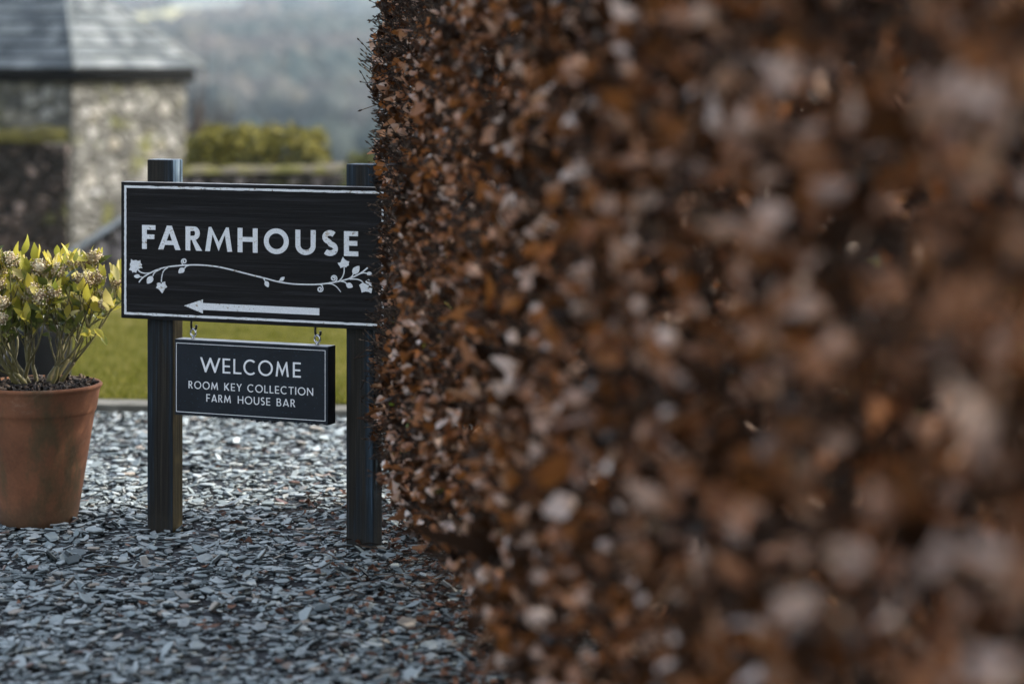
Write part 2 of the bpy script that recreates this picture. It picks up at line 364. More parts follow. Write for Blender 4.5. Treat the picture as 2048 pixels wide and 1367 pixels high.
pos = m_hill.geo('Position'); sx = m_hill.n('ShaderNodeSeparateXYZ'); m_hill.link(pos, sx.inputs[0])
X_, Y_ = sx.outputs[0], sx.outputs[1]
warp = m_hill.noise(.02, 3, pos)
xw = m_hill.math('ADD', X_, m_hill.math('MULTIPLY', warp, 26)); yw = m_hill.math('ADD', Y_, m_hill.math('MULTIPLY', warp, 60))
def boxmask(x0, x1, y0, y1, e=6, ey=14):
    a = m_hill.math('MULTIPLY', m_hill.mrange(xw, x0 - e, x0 + e), m_hill.mrange(xw, x1 - e, x1 + e, 1, 0))
    b = m_hill.math('MULTIPLY', m_hill.mrange(yw, y0 - ey, y0 + ey), m_hill.mrange(yw, y1 - ey, y1 + ey, 1, 0))
    return m_hill.math('MULTIPLY', a, b)
woods = m_hill.ramp(m_hill.noise(.012, 6, pos, .65), [(.3, (.02, .034, .036)), (.5, (.04, .048, .05)), (.65, (.065, .06, .06)), (.8, (.085, .08, .06))])
FIELDS = [(-174, -128, 985, 1300, (.40, .36, .19)), (-104, -66, 1000, 1160, (.30, .28, .12)), (-250, -120, 1400, 1640, (.24, .25, .21)), (-95, 10, 1480, 1700, (.13, .15, .12)), (-60, 20, 1040, 1110, (.22, .22, .13))]
c_ = woods
for x0, x1, y0, y1, c in FIELDS: c_ = m_hill.mix(boxmask(x0 + 12, x1 + 12, y0 + 30, y1 + 30), c_, c)
near_ = m_hill.mrange(Y_, 30, 160)
m_hill.base(m_hill.mix(near_, (.08, .085, .03), c_))
ys = list(np.concatenate([np.linspace(-25, 9.9, 6), np.linspace(10, 30, 14), np.linspace(33, 160, 16), np.linspace(175, 900, 40), np.linspace(925, 3000, 60)]))
g = height_grid('ground', lambda y: np.linspace(-1, 1, 61) * (30 + max(0, y) * .8), ys, m_hill); tag(g, kind='structure')
tri = [(-9, -6), (9, -6), (9, 10.02), (-9, 10.36)]
yx = lambda x: 10.19 - x * .0          # lawn edge
KA, KB = Vector((-9, 11.35)), Vector((9, 8.75))      # the kerb line, a little nearer on the right
def kline(x): return KA.y + (KB.y - KA.y) * (x - KA.x) / 18
gy = Geo(); gy.add([(-9, -8, -.008), (9, -8, -.008), (9, kline(9), -.008), (-9, kline(-9), -.008)], [(0, 1, 2, 3)])
tag(gy.build('gravel_yard', m_gravel), kind='structure')
kb = Geo(); x = -9.0
while x < 9:
    L = random.uniform(.8, 1.1); x2 = min(9, x + L); j = random.uniform(-.004, .004)
    y0, y1 = kline(x), kline(x2 - .01)
    kb.add([(x, y0, -.02), (x2 - .01, y1, -.02), (x2 - .01, y1 + .14, -.02), (x, y0 + .14, -.02), (x, y0, .030 + j), (x2 - .01, y1, .030 + j), (x2 - .01, y1 + .14, .034 + j), (x, y0 + .14, .034 + j)],
           [(0, 3, 2, 1), (4, 5, 6, 7), (0, 1, 5, 4), (1, 2, 6, 5), (2, 3, 7, 6), (3, 0, 4, 7)]); x = x2
tag(kb.build('kerb', m_kerb, bevel=.006, seg=2), kind='structure')
def hl(x, y): return max(0.0, 1 - (y - 10) / 18) * .07 - .8 * max(0, (y - 10.2)) / 17.8 - (.03 * max(0, y - 28))
V = []; q = []; nx, ny = 60, 60
for j in range(ny):
    for i in range(nx):
        x = -14 + 28 * i / (nx - 1); y0 = kline(x) + .142; y = y0 + (31 - y0) * (j / (ny - 1)) ** 1.3
        V.append((x, y, hl(x, y) - .03 + .012 * mnoise.noise((x * 1.5, y * 1.5, 0))))
        if i < nx - 1 and j < ny - 1: q.append((j * nx + i, j * nx + i + 1, (j + 1) * nx + i + 1, (j + 1) * nx + i))
tag(mesh_np('lawn', V, [np.array(q)], m_lawn, None, True), kind='structure')
# grass blades on the near lawn
N = 26000
bx = rng.uniform(-3.6, 1.0, N); by = np.array([kline(x) for x in bx]) + .15 + 6.5 * rng.random(N) ** 1.6
patch = np.array([mnoise.noise((x * 1.3, y * .9, 3)) for x, y in zip(bx, by)])
bp = np.stack([bx, by, np.array([hl(x, y) - .035 for x, y in zip(bx, by)])], 1)
bd = np.stack([rng.normal(0, .5, N), rng.normal(0, .5, N), np.ones(N)], 1)
v, q = leaves(bp, bd, rng.normal(0, 1, (N, 3)), rng.uniform(.03, .06, N) * (1 + .5 * patch), .006, [.8, 1, .7, .05], .2, .6)
tag(mesh_np('lawn_grass', v, [q], m_blade, None, True), 'short green lawn grass beyond the pale kerb', 'grass', kind='stuff')

# slate chippings
def chips(n, xr, yr, r0, r1, dens=None):
    K = 6
    px = rng.uniform(*xr, n); py = rng.uniform(*yr, n)
    ok = py < (KA.y + (KB.y - KA.y) * (px - KA.x) / 18) - .03
    px, py = px[ok], py[ok]; n = len(px)
    rr = r0 + (r1 - r0) * rng.random(n) ** 2.2
    ang = (np.arange(K)[None] + rng.uniform(-.38, .38, (n, K))) * 2 * math.pi / K
    rad = rr[:, None] * rng.uniform(.6, 1.15, (n, K)); asp = rng.uniform(.36, .85, n)[:, None]
    ox, oy = rad * np.cos(ang), rad * np.sin(ang) * asp
    th = rr * rng.uniform(.13, .42, n)
    rings = []
    for s, z in ((.93, -1), (1.0, .35), (.9, 1.0)):
        zz = (z * .5 * th)[:, None] + 0 * ox
        if z > .9: zz = zz + rng.normal(0, .05, (n, K)) * th[:, None]
        rings.append(np.stack([ox * s, oy * s, zz], -1))
    loc = np.concatenate(rings, 1)
    tilt = np.where(rng.random(n) < .12, rng.uniform(.3, .9, n), np.abs(rng.normal(0, .17, n))); ta = rng.uniform(0, 2 * math.pi, n)
    nrm = np.stack([np.sin(tilt) * np.cos(ta), np.sin(tilt) * np.sin(ta), np.cos(tilt)], 1)
    a = rng.uniform(0, 2 * math.pi, n); d0 = np.stack([np.cos(a), np.sin(a), 0 * a], 1)
    d0 = unit(d0 - nrm * (d0 * nrm).sum(1, keepdims=True)); Fm = np.stack([d0, np.cross(nrm, d0), nrm], -1)
    mound = np.array([.012 * mnoise.noise((x * 2.2, y * 2.2, 5)) + .006 * mnoise.noise((x * 7, y * 7, 1)) for x, y in zip(px, py)])
    P = np.stack([px, py, mound + rng.uniform(-.014, .014, n) + rr * np.sin(tilt) * .45], 1)
    V = np.einsum('nij,nkj->nki', Fm, loc) + P[:, None]
    q = [(i * K + k, i * K + (k + 1) % K, (i + 1) * K + (k + 1) % K, (i + 1) * K + k) for i in range(2) for k in range(K)]
    Q = np.array(q)[None] + (np.arange(n) * 3 * K)[:, None, None]
    T = (np.arange(2 * K, 3 * K))[None] + (np.arange(n) * 3 * K)[:, None]
    return V.reshape(-1, 3), Q.reshape(-1, 4), T
A = chips(44000, (-3.1, .75), (4.7, 8.4), .008, .032)
B = chips(18000, (-3.6, .9), (8.4, 10.6), .009, .034)
nb = len(A[0])
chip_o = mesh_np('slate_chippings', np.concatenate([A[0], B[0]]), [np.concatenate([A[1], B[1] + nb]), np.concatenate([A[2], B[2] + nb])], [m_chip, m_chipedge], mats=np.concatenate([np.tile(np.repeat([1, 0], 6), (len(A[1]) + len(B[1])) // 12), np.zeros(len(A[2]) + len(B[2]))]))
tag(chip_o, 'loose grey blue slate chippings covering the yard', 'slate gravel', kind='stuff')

m_edge = Mat('sky_lit_top_edge', (.34, .33, .31), .7, .3)  # board top painted pale for the sky's glancing reflection
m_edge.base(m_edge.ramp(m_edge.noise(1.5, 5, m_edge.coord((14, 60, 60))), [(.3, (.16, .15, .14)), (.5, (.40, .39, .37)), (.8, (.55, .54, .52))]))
m_cap = Mat('sky_lit_post_top', (.2, .24, .28), .7, .3)  # post tops painted pale for the light falling on them
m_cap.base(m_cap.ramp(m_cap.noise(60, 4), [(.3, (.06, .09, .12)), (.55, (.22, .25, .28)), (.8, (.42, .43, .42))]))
m_slate_top = Mat('sky_lit_slate_top', (.45, .45, .45), .6, .4)  # slab top painted bright for the sky reflected in it
m_slate_top.base(m_slate_top.ramp(m_slate_top.noise(25, 4), [(.3, (.36, .37, .38)), (.7, (.60, .60, .59))]))
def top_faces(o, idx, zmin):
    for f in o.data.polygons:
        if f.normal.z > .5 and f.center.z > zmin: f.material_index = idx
# ------------------------------------------------------------------ the sign on two posts
TH = R(22.8); OX, OY = -.778, 7.538
def on_plane(px, py, yf):
    """where a sight line meets the sign's own plane at local depth yf"""
    c, s = math.cos(TH), math.sin(TH); k = (px - 1024) / FPX
    u = (k * (OY + yf * c) - OX - yf * s) / (c + k * s); Y = OY - u * s + yf * c
    return (u, 1.5 - (py - 120) / FPX * Y)
sign = tag(empty('farmhouse_sign', (OX, OY, 0), -TH), 'dark wooden farmhouse sign with white arrow, on two square posts beside the beech hedge', 'sign')
for u0, u1, zt in ((-.4168, -.3216, 1.184), (.291, .3845, 1.181)):
    w = (u1 - u0) / 2; cu_ = (u0 + u1) / 2
    gp = Geo(); gp.box(u0, u1, 0, .062, -.25, zt)
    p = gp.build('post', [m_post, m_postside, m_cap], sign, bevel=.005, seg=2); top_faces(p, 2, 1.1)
    if u0 < 0:
        for f in p.data.polygons:
            if f.normal.x > .9: f.material_index = 1
bo = Geo(); bo.box(-.4885, .452, -.04, -.0005, .680, 1.1135)
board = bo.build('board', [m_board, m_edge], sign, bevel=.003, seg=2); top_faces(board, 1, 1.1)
YF = -.0412; PT = .0012
def frame_geo(x0, x1, z0, z1, w, y, wob=0):
    g_ = Geo(); n = 60
    def side(a, b):
        outer, inner = [], []
        for i in range(n + 1):
            t = i / n; outer.append((a[0][0] + (b[0][0] - a[0][0]) * t, a[0][1] + (b[0][1] - a[0][1]) * t))
            inner.append((a[1][0] + (b[1][0] - a[1][0]) * t, a[1][1] + (b[1][1] - a[1][1]) * t))
        if wob:
            inner = [(x + random.gauss(0, wob), z + random.gauss(0, wob)) if 0 < i < n else (x, z) for i, (x, z) in enumerate(inner)]
            outer = [(x + random.gauss(0, wob), z + random.gauss(0, wob)) if 0 < i < n else (x, z) for i, (x, z) in enumerate(outer)]
        g_.plate(outer + inner[::-1], [], y, PT)
    O = [(x0, z0), (x1, z0), (x1, z1), (x0, z1)]; I = [(x0 + w, z0 + w), (x1 - w, z0 + w), (x1 - w, z1 - w), (x0 + w, z1 - w)]
    for i in range(4): side((O[i], I[i]), (O[(i + 1) % 4], I[(i + 1) % 4]))
    return g_
frame_geo(-.4755, .439, .6925, 1.1015, .0072, YF, .0004).build('border', m_white, board)

# ---- lettering: outlines drawn letter by letter on a unit cap height
def arc(cx, cy, rx, ry, a0, a1, n=28):
    return [(cx + rx * math.cos(R(a0 + (a1 - a0) * i / n)), cy + ry * math.sin(R(a0 + (a1 - a0) * i / n))) for i in range(n + 1)]
def band(path, w):
    l, r_ = [], []
    for i, p in enumerate(path):
        a = path[max(i - 1, 0)]; b = path[min(i + 1, len(path) - 1)]
        dx, dy = b[0] - a[0], b[1] - a[1]; d = math.hypot(dx, dy) or 1; ww = w[i] if isinstance(w, list) else w
        l.append((p[0] - dy / d * ww / 2, p[1] + dx / d * ww / 2)); r_.append((p[0] + dy / d * ww / 2, p[1] - dx / d * ww / 2))
    return l + r_[::-1]
def glyph(ch, s, W):
    """outline polygons [(outer, holes)] inside 0..W x 0..1, s = stroke"""
    h = s * .86
    if ch == 'F': return [([(0, 0), (s, 0), (s, .42), (W * .92, .42), (W * .92, .42 + h), (s, .42 + h), (s, 1 - h), (W, 1 - h), (W, 1), (0, 1)], [])]
    if ch == 'E': return [([(0, 0), (W, 0), (W, h), (s, h), (s, .42), (W * .93, .42), (W * .93, .42 + h), (s, .42 + h), (s, 1 - h), (W * .98, 1 - h), (W * .98, 1), (0, 1)], [])]
    if ch == 'L': return [([(0, 0), (W, 0), (W, h), (s, h), (s, 1), (0, 1)], [])]
    if ch == 'I': return [([(0, 0), (W, 0), (W, 1), (0, 1)], [])]
    if ch == 'T': c = W / 2; return [([(c - s / 2, 0), (c + s / 2, 0), (c + s / 2, 1 - h), (W, 1 - h), (W, 1), (0, 1), (0, 1 - h), (c - s / 2, 1 - h)], [])]
    if ch == 'H': return [([(0, 0), (s, 0), (s, .44), (W - s, .44), (W - s, 0), (W, 0), (W, 1), (W - s, 1), (W - s, .44 + h), (s, .44 + h), (s, 1), (0, 1)], [])]
    if ch == 'N': return [([(0, 0), (s, 0), (s, 1 - s * 1.5), (W - s, 0), (W, 0), (W, 1), (W - s, 1), (W - s, s * 1.5), (s, 1), (0, 1)], [])]
    if ch == 'A':
        c = W / 2; t = s * .52; b = s * 1.08; z0, z1 = .2, .2 + h * .9
        xi = lambda z, x0: x0 + (c - t - 0) * z     # outer-left edge
        k = (c - t) ; inL = lambda z: b + k * z; inR = lambda z: W - b - k * z
        za = (c - b) / k
        return [([(0, 0), (b, 0), (inL(z0), z0), (inR(z0), z0), (W - b, 0), (W, 0), (c + t, 1), (c - t, 1)], [[(inL(z1), z1), (inR(z1), z1), (c, min(za, .93))]])]
    if ch == 'M':
        c = W / 2; d = W * .13; k = s * .98
        return [([(0, 0), (k, 0), (d + k * .80, .70), (c, .02), (W - d - k * .80, .70), (W - k, 0), (W, 0), (W - d, 1), (W - d - k * .55, 1), (c, .38), (d + k * .55, 1), (d, 1)], [])]
    if ch == 'W':
        q1, c, q3 = W * .27, W / 2, W * .73; k = s * 1.05
        return [([(0, 1), (q1 - k * .35, 0), (q1 + k * .35, 0), (c, .72), (q3 - k * .35, 0), (q3 + k * .35, 0), (W, 1), (W - k, 1), (q3, .30), (c + k * .32, 1), (c - k * .32, 1), (q1, .30), (k, 1)], [])]
    if ch == 'K': return [([(0, 0), (s, 0), (s, .44), (W - s * 1.32, 0), (W, 0), (W * .42 + s * .3, .54), (W * .97, 1), (W * .97 - s * 1.25, 1), (s, .56), (s, 1), (0, 1)], [])]
    if ch == 'Y': c = W / 2; return [([(c - s / 2, 0), (c + s / 2, 0), (c + s / 2, .43), (W, 1), (W - s * 1.15, 1), (c, .55), (s * 1.15, 1), (0, 1), (c - s / 2, .43)], [])]
    if ch == 'O': return [(arc(W / 2, .5, W / 2, .525, 0, 360, 48)[:-1], [arc(W / 2, .5, W / 2 - s, .525 - s * .9, 0, 360, 48)[:-1]])]
    if ch == 'C':
        Q = W * .56; a = 47
        return [(arc(Q, .5, Q, .525, a, 360 - a, 40) + arc(Q, .5, Q - s, .525 - s * .9, 360 - a - 2, a + 2, 40), [])]
    if ch == 'U':
        r_ = W / 2
        return [([(0, 1)] + arc(r_, .38, r_, .40, 180, 360, 28) + [(W, 1), (W - s, 1)] + arc(r_, .38, r_ - s, .40 - s * .9, 360, 180, 28) + [(s, 1)], [])]
    if ch == 'S':
        a = W / 2 - s / 2
        top = arc(W / 2, .735, a * .92, .285 - s / 2, 38, 255, 24); bot = arc(W / 2, .27, a, .295 - s / 2, 82, -142, 26)
        return [(band(top + bot, s), [])]
    if ch == 'R':
        y0 = .44; rr = (1 - y0) / 2; bx_ = W * .86 - rr
        return [([(0, 0), (s, 0), (s, y0), (W * .38, y0), (W - s * 1.25, 0), (W, 0), (W * .60, y0 + .01)] + arc(bx_, y0 + rr, rr, rr, -62, 90, 18) + [(0, 1)],
                 [[(s, y0 + h * .85), (s, 1 - h)] + arc(bx_, y0 + rr, rr - s, rr - h * .93, 90, -90, 14)])]
    if ch == 'B':
        y0 = .5; r1 = .25; r2 = .27; b1 = W * .9 - r1; b2 = W - r2
        return [([(0, 0)] + arc(b2, r2, r2, r2, -90, 68, 16) + arc(b1, 1 - r1, r1, r1, -68, 90, 16) + [(0, 1)],
                 [[(s, h), (s, r2 * 2 - h * .5)] + arc(b2, r2, r2 - s, r2 - h * .75, 90, -90, 12), [(s, y0 + h * .55), (s, 1 - h)] + arc(b1, 1 - r1, r1 - s, r1 - h * .8, 90, -90, 12)])]
NAT = dict(F=.52, E=.53, L=.5, I=.13, T=.66, H=.74, N=.8, A=.8, M=.98, W=1.2, K=.68, Y=.7, O=1.0, C=.84, U=.74, S=.52, R=.6, B=.6)
def put(g_, ch, x0, x1, z0, z1, s, y):
    H = z1 - z0; W = (x1 - x0) / H
    for outer, holes in glyph(ch, s, W):
        f = lambda P: [(x0 + x * H, z0 + z * H) for x, z in P]
        g_.plate(f(outer), [f(p) for p in holes], y, PT)
def zp(ox, oy, sc): return lambda x, y, yf: on_plane(ox + x / sc, oy + y / sc, yf)
Z2 = zp(220, 300, 3.531); Z3 = zp(240, 620, 3.657)
gl = Geo()
for ch, a, b in (('F', 226, 320), ('A', 340, 497), ('R', 533, 650), ('M', 672, 862), ('H', 901, 1042), ('O', 1086, 1262), ('U', 1309, 1452), ('S', 1496, 1609), ('E', 1652, 1753)):
    put(gl, ch, Z2(a, 600, YF)[0], Z2(b, 600, YF)[0], .9022, .9778, .225, YF)
gl.build('lettering', m_white, board)
# arrow
gr = Geo(); P = [Z2(x, y, YF) for x, y in ((522, 1098), (655, 1054), (655, 1079), (1478, 1117), (1478, 1167), (655, 1127), (655, 1152))]
zc = P[0][1]; zh = (P[1][1] - P[6][1]) / 2; zs = (P[2][1] - P[5][1]) / 2
gr.plate([(P[0][0], zc), (P[6][0], zc - zh), (P[5][0], zc - zs), (P[4][0], zc - zs), (P[3][0], zc + zs), (P[2][0], zc + zs), (P[1][0], zc + zh)], [], YF, PT)
gr.build('arrow', m_white, board)
# vine ornament
def smooth(pts, n=10):
    out = []
    for i in range(len(pts) - 1):
        p0, p1, p2, p3 = pts[max(i - 1, 0)], pts[i], pts[i + 1], pts[min(i + 2, len(pts) - 1)]
        for k in range(n):
            t = k / n; out.append(tuple(.5 * (2 * p1[j] + (p2[j] - p0[j]) * t + (2 * p0[j] - 5 * p1[j] + 4 * p2[j] - p3[j]) * t * t + (3 * p1[j] - p0[j] - 3 * p2[j] + p3[j]) * t ** 3) for j in (0, 1)))
    return out + [pts[-1]]
LV = zp(240, 500, 7.314); RV = zp(500, 500, 7.314)
gv = Geo(); layer = [0]
def vine(pts, w0, w1, map_=LV):
    layer[0] += 1
    P = smooth([map_(x, y, YF) for x, y in pts]); n = len(P)
    gv.plate(band(P, [w0 + (w1 - w0) * i / (n - 1) for i in range(n)]), [], YF - .00006 * layer[0], PT)
def shape(pts, map_=LV):
    layer[0] += 1; gv.plate([map_(x, y, YF) for x, y in pts], [], YF - .00006 * layer[0], PT)
full = [(275, 470), (330, 405), (430, 340), (560, 280), (700, 245), (850, 228), (1000, 218), (1150, 217), (1300, 228), (1450, 248), (1650, 293), (1850, 345), (2048, 395)]
full += [(1902 + x, y) for x, y in ((250, 420), (400, 460), (600, 492), (800, 502), (1000, 500), (1200, 475), (1350, 445), (1480, 405), (1620, 335), (1720, 258))]
vine(full, .0042, .0042)
vine([(262, 290), (300, 322), (360, 338), (430, 334)], .0042, .003)
vine([(285, 392), (320, 392), (345, 400)], .003, .0025)
vine([(480, 378), (500, 335), (550, 300), (590, 280)], .0038, .003)
vine([(603, 465), (612, 380), (640, 300), (700, 255)], .0034, .003)
vine([(945, 265), (965, 240), (1010, 222)], .0035, .003)
def spiral(cx, cy, r0, r1, a0, turns, map_):
    n = 34; return [(cx + (r0 + (r1 - r0) * i / n) * math.cos(R(a0 + turns * 360 * i / n)), cy + (r0 + (r1 - r0) * i / n) * math.sin(R(a0 + turns * 360 * i / n))) for i in range(n + 1)]
vine([(960, 225), (915, 212)] + spiral(938, 165, 42, 10, 130, 1.35, LV), .0034, .0048)
vine([(1005, 497), (1050, 515)] + spiral(1025, 570, 45, 8, -40, 1.4, RV), .0034, .005, RV)
vine([(1235, 468), (1265, 440)] + spiral(1225, 412, 46, 8, 20, -1.5, RV), .0034, .005, RV)
vine([(130, 385), (190, 405), (222, 460)], .003, .003, RV); vine([(400, 460), (430, 450), (445, 430)], .003, .0028, RV)
vine([(1120, 490), (1200, 497), (1270, 540), (1328, 612)], .0034, .0024, RV)
vine([(1290, 462), (1345, 405), (1375, 330), (1378, 245)], .0038, .0034, RV)
vine([(1330, 455), (1385, 468), (1420, 495)], .0032, .003, RV)
vine([(1450, 415), (1490, 385), (1515, 340)], .0034, .003, RV); vine([(1460, 425), (1560, 425), (1630, 450), (1680, 495)], .0036, .003, RV)
vine([(1600, 350), (1660, 332), (1720, 340)], .0034, .003, RV)
shape([(162, 130), (190, 152), (235, 145), (262, 160), (298, 146), (302, 188), (325, 215), (308, 235), (332, 262), (290, 265), (262, 285), (245, 305), (238, 332), (205, 318), (185, 330), (172, 300), (132, 288), (152, 250), (145, 205), (160, 180)])
shape([(660, 458), (665, 495), (692, 540), (660, 560), (640, 600), (618, 632), (592, 600), (570, 570), (528, 550), (545, 520), (540, 485), (565, 475), (590, 480), (605, 500), (620, 470)])
shape([(1360, 98), (1385, 135), (1420, 160), (1455, 165), (1445, 195), (1448, 225), (1420, 235), (1405, 255), (1380, 240), (1355, 252), (1325, 262), (1315, 235), (1298, 215), (1285, 185), (1325, 180), (1340, 145)], RV)
shape([(1598, 510), (1640, 480), (1680, 480), (1700, 445), (1735, 425), (1770, 460), (1810, 475), (1790, 520), (1790, 570), (1775, 632), (1735, 610), (1690, 605), (1635, 620), (1625, 575), (1612, 540)], RV)
def bud(cx, cy, L, Wd, ang, map_):
    pts = []
    for i in range(11): t = i / 10; pts.append((L * (t - .5), Wd * .5 * math.sin(math.pi * t) ** .7 * (1.15 - .4 * t)))
    pts = pts + [(x, -y) for x, y in pts[::-1][1:-1]]; a = R(ang)
    shape([(cx + x * math.cos(a) - y * math.sin(a), cy + x * math.sin(a) + y * math.cos(a)) for x, y in pts], map_)
bud(250, 382, 90, 62, 182, LV); bud(438, 436, 135, 95, 125, LV); bud(900, 300, 110, 82, 140, LV)
bud(250, 497, 100, 68, 65, RV); bud(475, 420, 85, 56, -42, RV); bud(1555, 290, 150, 100, -52, RV); bud(1458, 518, 108, 82, 25, RV); bud(1750, 345, 80, 66, 0, RV)
gv.build('vine_ornament', m_white, board)
# screw hooks under the board
WU0, WU1, WZ0, WZ1 = -.2885, .2504, .3855, .6225
HKS = [on_plane(383, 650, -.0175)[0], on_plane(631, 670, -.0175)[0]]
for hu in HKS:
    gh = Geo(); ymid = -.0175
    path = [(hu, ymid, .6805), (hu - .001, ymid, .668), (hu - .001, ymid, .6605)] + [(hu + .008 - .009 * math.cos(R(a)), ymid + .002 * math.sin(R(a)), .6605 - .009 * math.sin(R(a))) for a in range(15, 181, 15)] + [(hu + .0175, ymid, .6665)]
    gh.tube(path, [.0036] * (len(path) - 1) + [.0042], 10); gh.build('hook', m_black, sign, smooth=True)

# ------------------------------------------------------------------ hanging slate sign
wel = tag(empty('welcome_sign', (OX, OY, 0), -TH), 'small black slate welcome sign hanging by two steel eyelets under the farmhouse board', 'hanging sign')
gs = Geo(); n = 150
top = [(WU0 + (WU1 - WU0) * i / 12, WZ1) for i in range(13)]
rag = []
for i in range(n + 1):
    t = i / n; d = .0012 * mnoise.noise((t * 30, 0, 2)); 
    if t > .18: d -= max(0, mnoise.noise((t * 60, 4, 1))) * .014 * min(1, (t - .18) * 4)
    if t > .985: d -= .003
    rag.append((WU0 + (WU1 - WU0) * t, WZ0 + d))
gs.plate(rag + top[::-1], [], -.043, .051)
# back face of the slab
polys = [[Vector((x, z, 0)) for x, z in rag + top[::-1]]]; flat = polys[0]
gs.add([(p.x, .008, p.y) for p in flat], [tuple(t) for t in geometry.tessellate_polygon(polys)])
slab = gs.build('slab', [m_slate, m_slate_top], wel, bevel=0); top_faces(slab, 1, .6)
WF = -.0442
frame_geo(WU0 + .0045, on_plane(650.5, 750, WF)[0], .3945, .6115, .0016, WF).build('border', m_ink, slab)
gw = Geo()
def zline(pts): return sum(Z3(x, y, WF)[1] for x, y in pts) / len(pts)
zt, zb = zline([(620, 346), (1290, 381)]), zline([(620, 455), (1290, 490)])
for ch, a, b in (('W', 586, 734), ('E', 750, 806), ('L', 829, 887), ('C', 902, 992), ('O', 1010, 1117), ('M', 1138, 1234), ('E', 1264, 1322)):
    put(gw, ch, Z3(a, 420, WF)[0], Z3(b, 420, WF)[0], zb, zt, .135, WF)
gw.build('lettering', m_ink, slab)
def word(g_, txt, xa, xb, yref, z0, z1, s):
    u0, u1 = Z3(xa, yref, WF)[0], Z3(xb, yref, WF)[0]; H = z1 - z0
    nat = sum(NAT[c] for c in txt); gap = .21; k = (u1 - u0) / H / (nat + gap * (len(txt) - 1)); x = u0
    for c in txt:
        w = NAT[c] * H * k; put(g_, c, x, x + w, z0, z1, s, WF); x += w + gap * H * k
g2 = Geo(); z1_, z0_ = zline([(520, 518), (1390, 568)]), zline([(520, 574), (1390, 622)])
for t_, a, b in (('ROOM', 501, 716), ('KEY', 762, 890), ('COLLECTION', 931, 1412)): word(g2, t_, a, b, 570, z0_, z1_, .135)
z1_, z0_ = zline([(645, 615), (1265, 650)]), zline([(645, 670), (1265, 706)])
for t_, a, b in (('FARM', 631, 810), ('HOUSE', 861, 1098), ('BAR', 1145, 1281)): word(g2, t_, a, b, 660, z0_, z1_, .135)
g2.build('small_lettering', m_ink, slab)
for hu in HKS:
    ge = Geo(); rr = .0115; zc = WZ1 + .008 + rr
    ring = [(hu + .006 + rr * math.cos(R(a)), -.0175 - .004 * math.cos(R(a)), zc + rr * math.sin(R(a))) for a in range(0, 361, 12)]
    ge.tube(ring, .0032, 10, cap=False); ge.tube([(hu + .006, -.0175, WZ1 - .004), (hu + .006, -.0175, zc - rr + .001)], .0036, 10)
    ge.tube([(hu + .006, -.0175, WZ1 + .0005), (hu + .006, -.0175, WZ1 + .0035)], .0062, 12)
    ge.build('eyelet', m_chrome, wel, smooth=True)

# ------------------------------------------------------------------ the potted shrub
PX, PY = -1.537, 7.85
pot = tag(empty('potted_shrub', (PX, PY, 0)), 'yellow leaved shrub with cream bud clusters in a tall terracotta pot', 'potted plant')
gp = Geo(); RT, RB, HT = .2045, .123, .456
prof = [(.0, .0), (RB - .006, .0), (RB, .006)]
def pr(z): return RB + (RT - .008 - RB) * (z / HT)
for i in range(1, 14): z = .006 + (.352) * i / 13; prof.append((pr(z), z))
prof += [(pr(.364) + .0005, .360), (pr(.366) + .0035, .366), (pr(.372) + .0042, .374), (pr(.43) + .0042, .430), (RT - .004, .438), (RT, .443), (RT + .0005, .448), (RT - .004, .4525), (RT - .012, .4525), (RT - .016, .446), (RT - .03, .38)]
gp.lathe(prof, 96); gp.build('pot', m_terra, pot, smooth=True)
# soil with bark chunks
gsu = Geo(); gsu.lathe([(0.001, .432), (.1, .43), (RT - .018, .424)], 48); gsu.build('soil', m_bark, pot, smooth=True)
n = 700; a = rng.uniform(0, 2 * math.pi, n); r_ = (RT - .022) * np.sqrt(rng.random(n))
p = np.stack([r_ * np.cos(a), r_ * np.sin(a), .434 + rng.uniform(0, .016, n) + .006 * (r_ / RT)], 1); d = unit(rng.normal(0, 1, (n, 3)) * np.array([1, 1, .5]))
Lb = rng.uniform(.012, .03, n)[:, None]
v, q = sticks(p - d * Lb * .5, p + d * Lb * .5, rng.uniform(.003, .007, n), rng.uniform(.002, .005, n), 5, rng.normal(0, .002, (n, 3)))
mesh_np('bark_mulch', v, [q], m_bark, pot)
# flower heads: measured ones in view, the rest round the hidden side
ZP = lambda x, y: ((x / 3.597 - 1024) / FPX, 1.5 - ((440 + y / 3.597) - 120) / FPX * PY)
heads = []
for x, y, r_, dy in ((50, 290, .024, .0), (30, 430, .02, -.08), (62, 570, .02, -.1), (66, 680, .017, -.12), (210, 350, .018, .02), (300, 330, .024, -.03), (340, 385, .02, .0), (262, 470, .017, -.07), (335, 530, .021, -.1), (210, 545, .015, -.04),
                   (435, 350, .02, -.03), (430, 495, .018, -.09), (505, 320, .018, .06), (605, 300, .021, .03), (645, 415, .021, -.05), (712, 410, .021, -.02), (685, 262, .022, .0), (765, 592, .016, -.05), (825, 455, .018, .03), (125, 318, .016, .08), (540, 440, .018, .05), (700, 545, .015, .04), (835, 480, .016, .09), (450, 660, .014, .1), (590, 590, .014, .12), (130, 520, .016, .1), (480, 600, .013, .12)):
    k, z = ZP(x, y); heads.append((Vector((k * PY - PX + .0, dy, z)), r_))
for i in range(18):
    a = random.uniform(R(95), R(265)); rr = random.uniform(.08, .30)
    heads.append((Vector((rr * math.cos(a) - .05, rr * math.sin(a) * .8, .86 - rr * rr * 2.2 + random.uniform(-.06, .04))), random.uniform(.016, .022)))
gst = Geo(); hubs = []
order = sorted(range(len(heads)), key=lambda k: math.atan2(heads[k][0].y + .02, heads[k][0].x + .02) + .8 * heads[k][0].x)
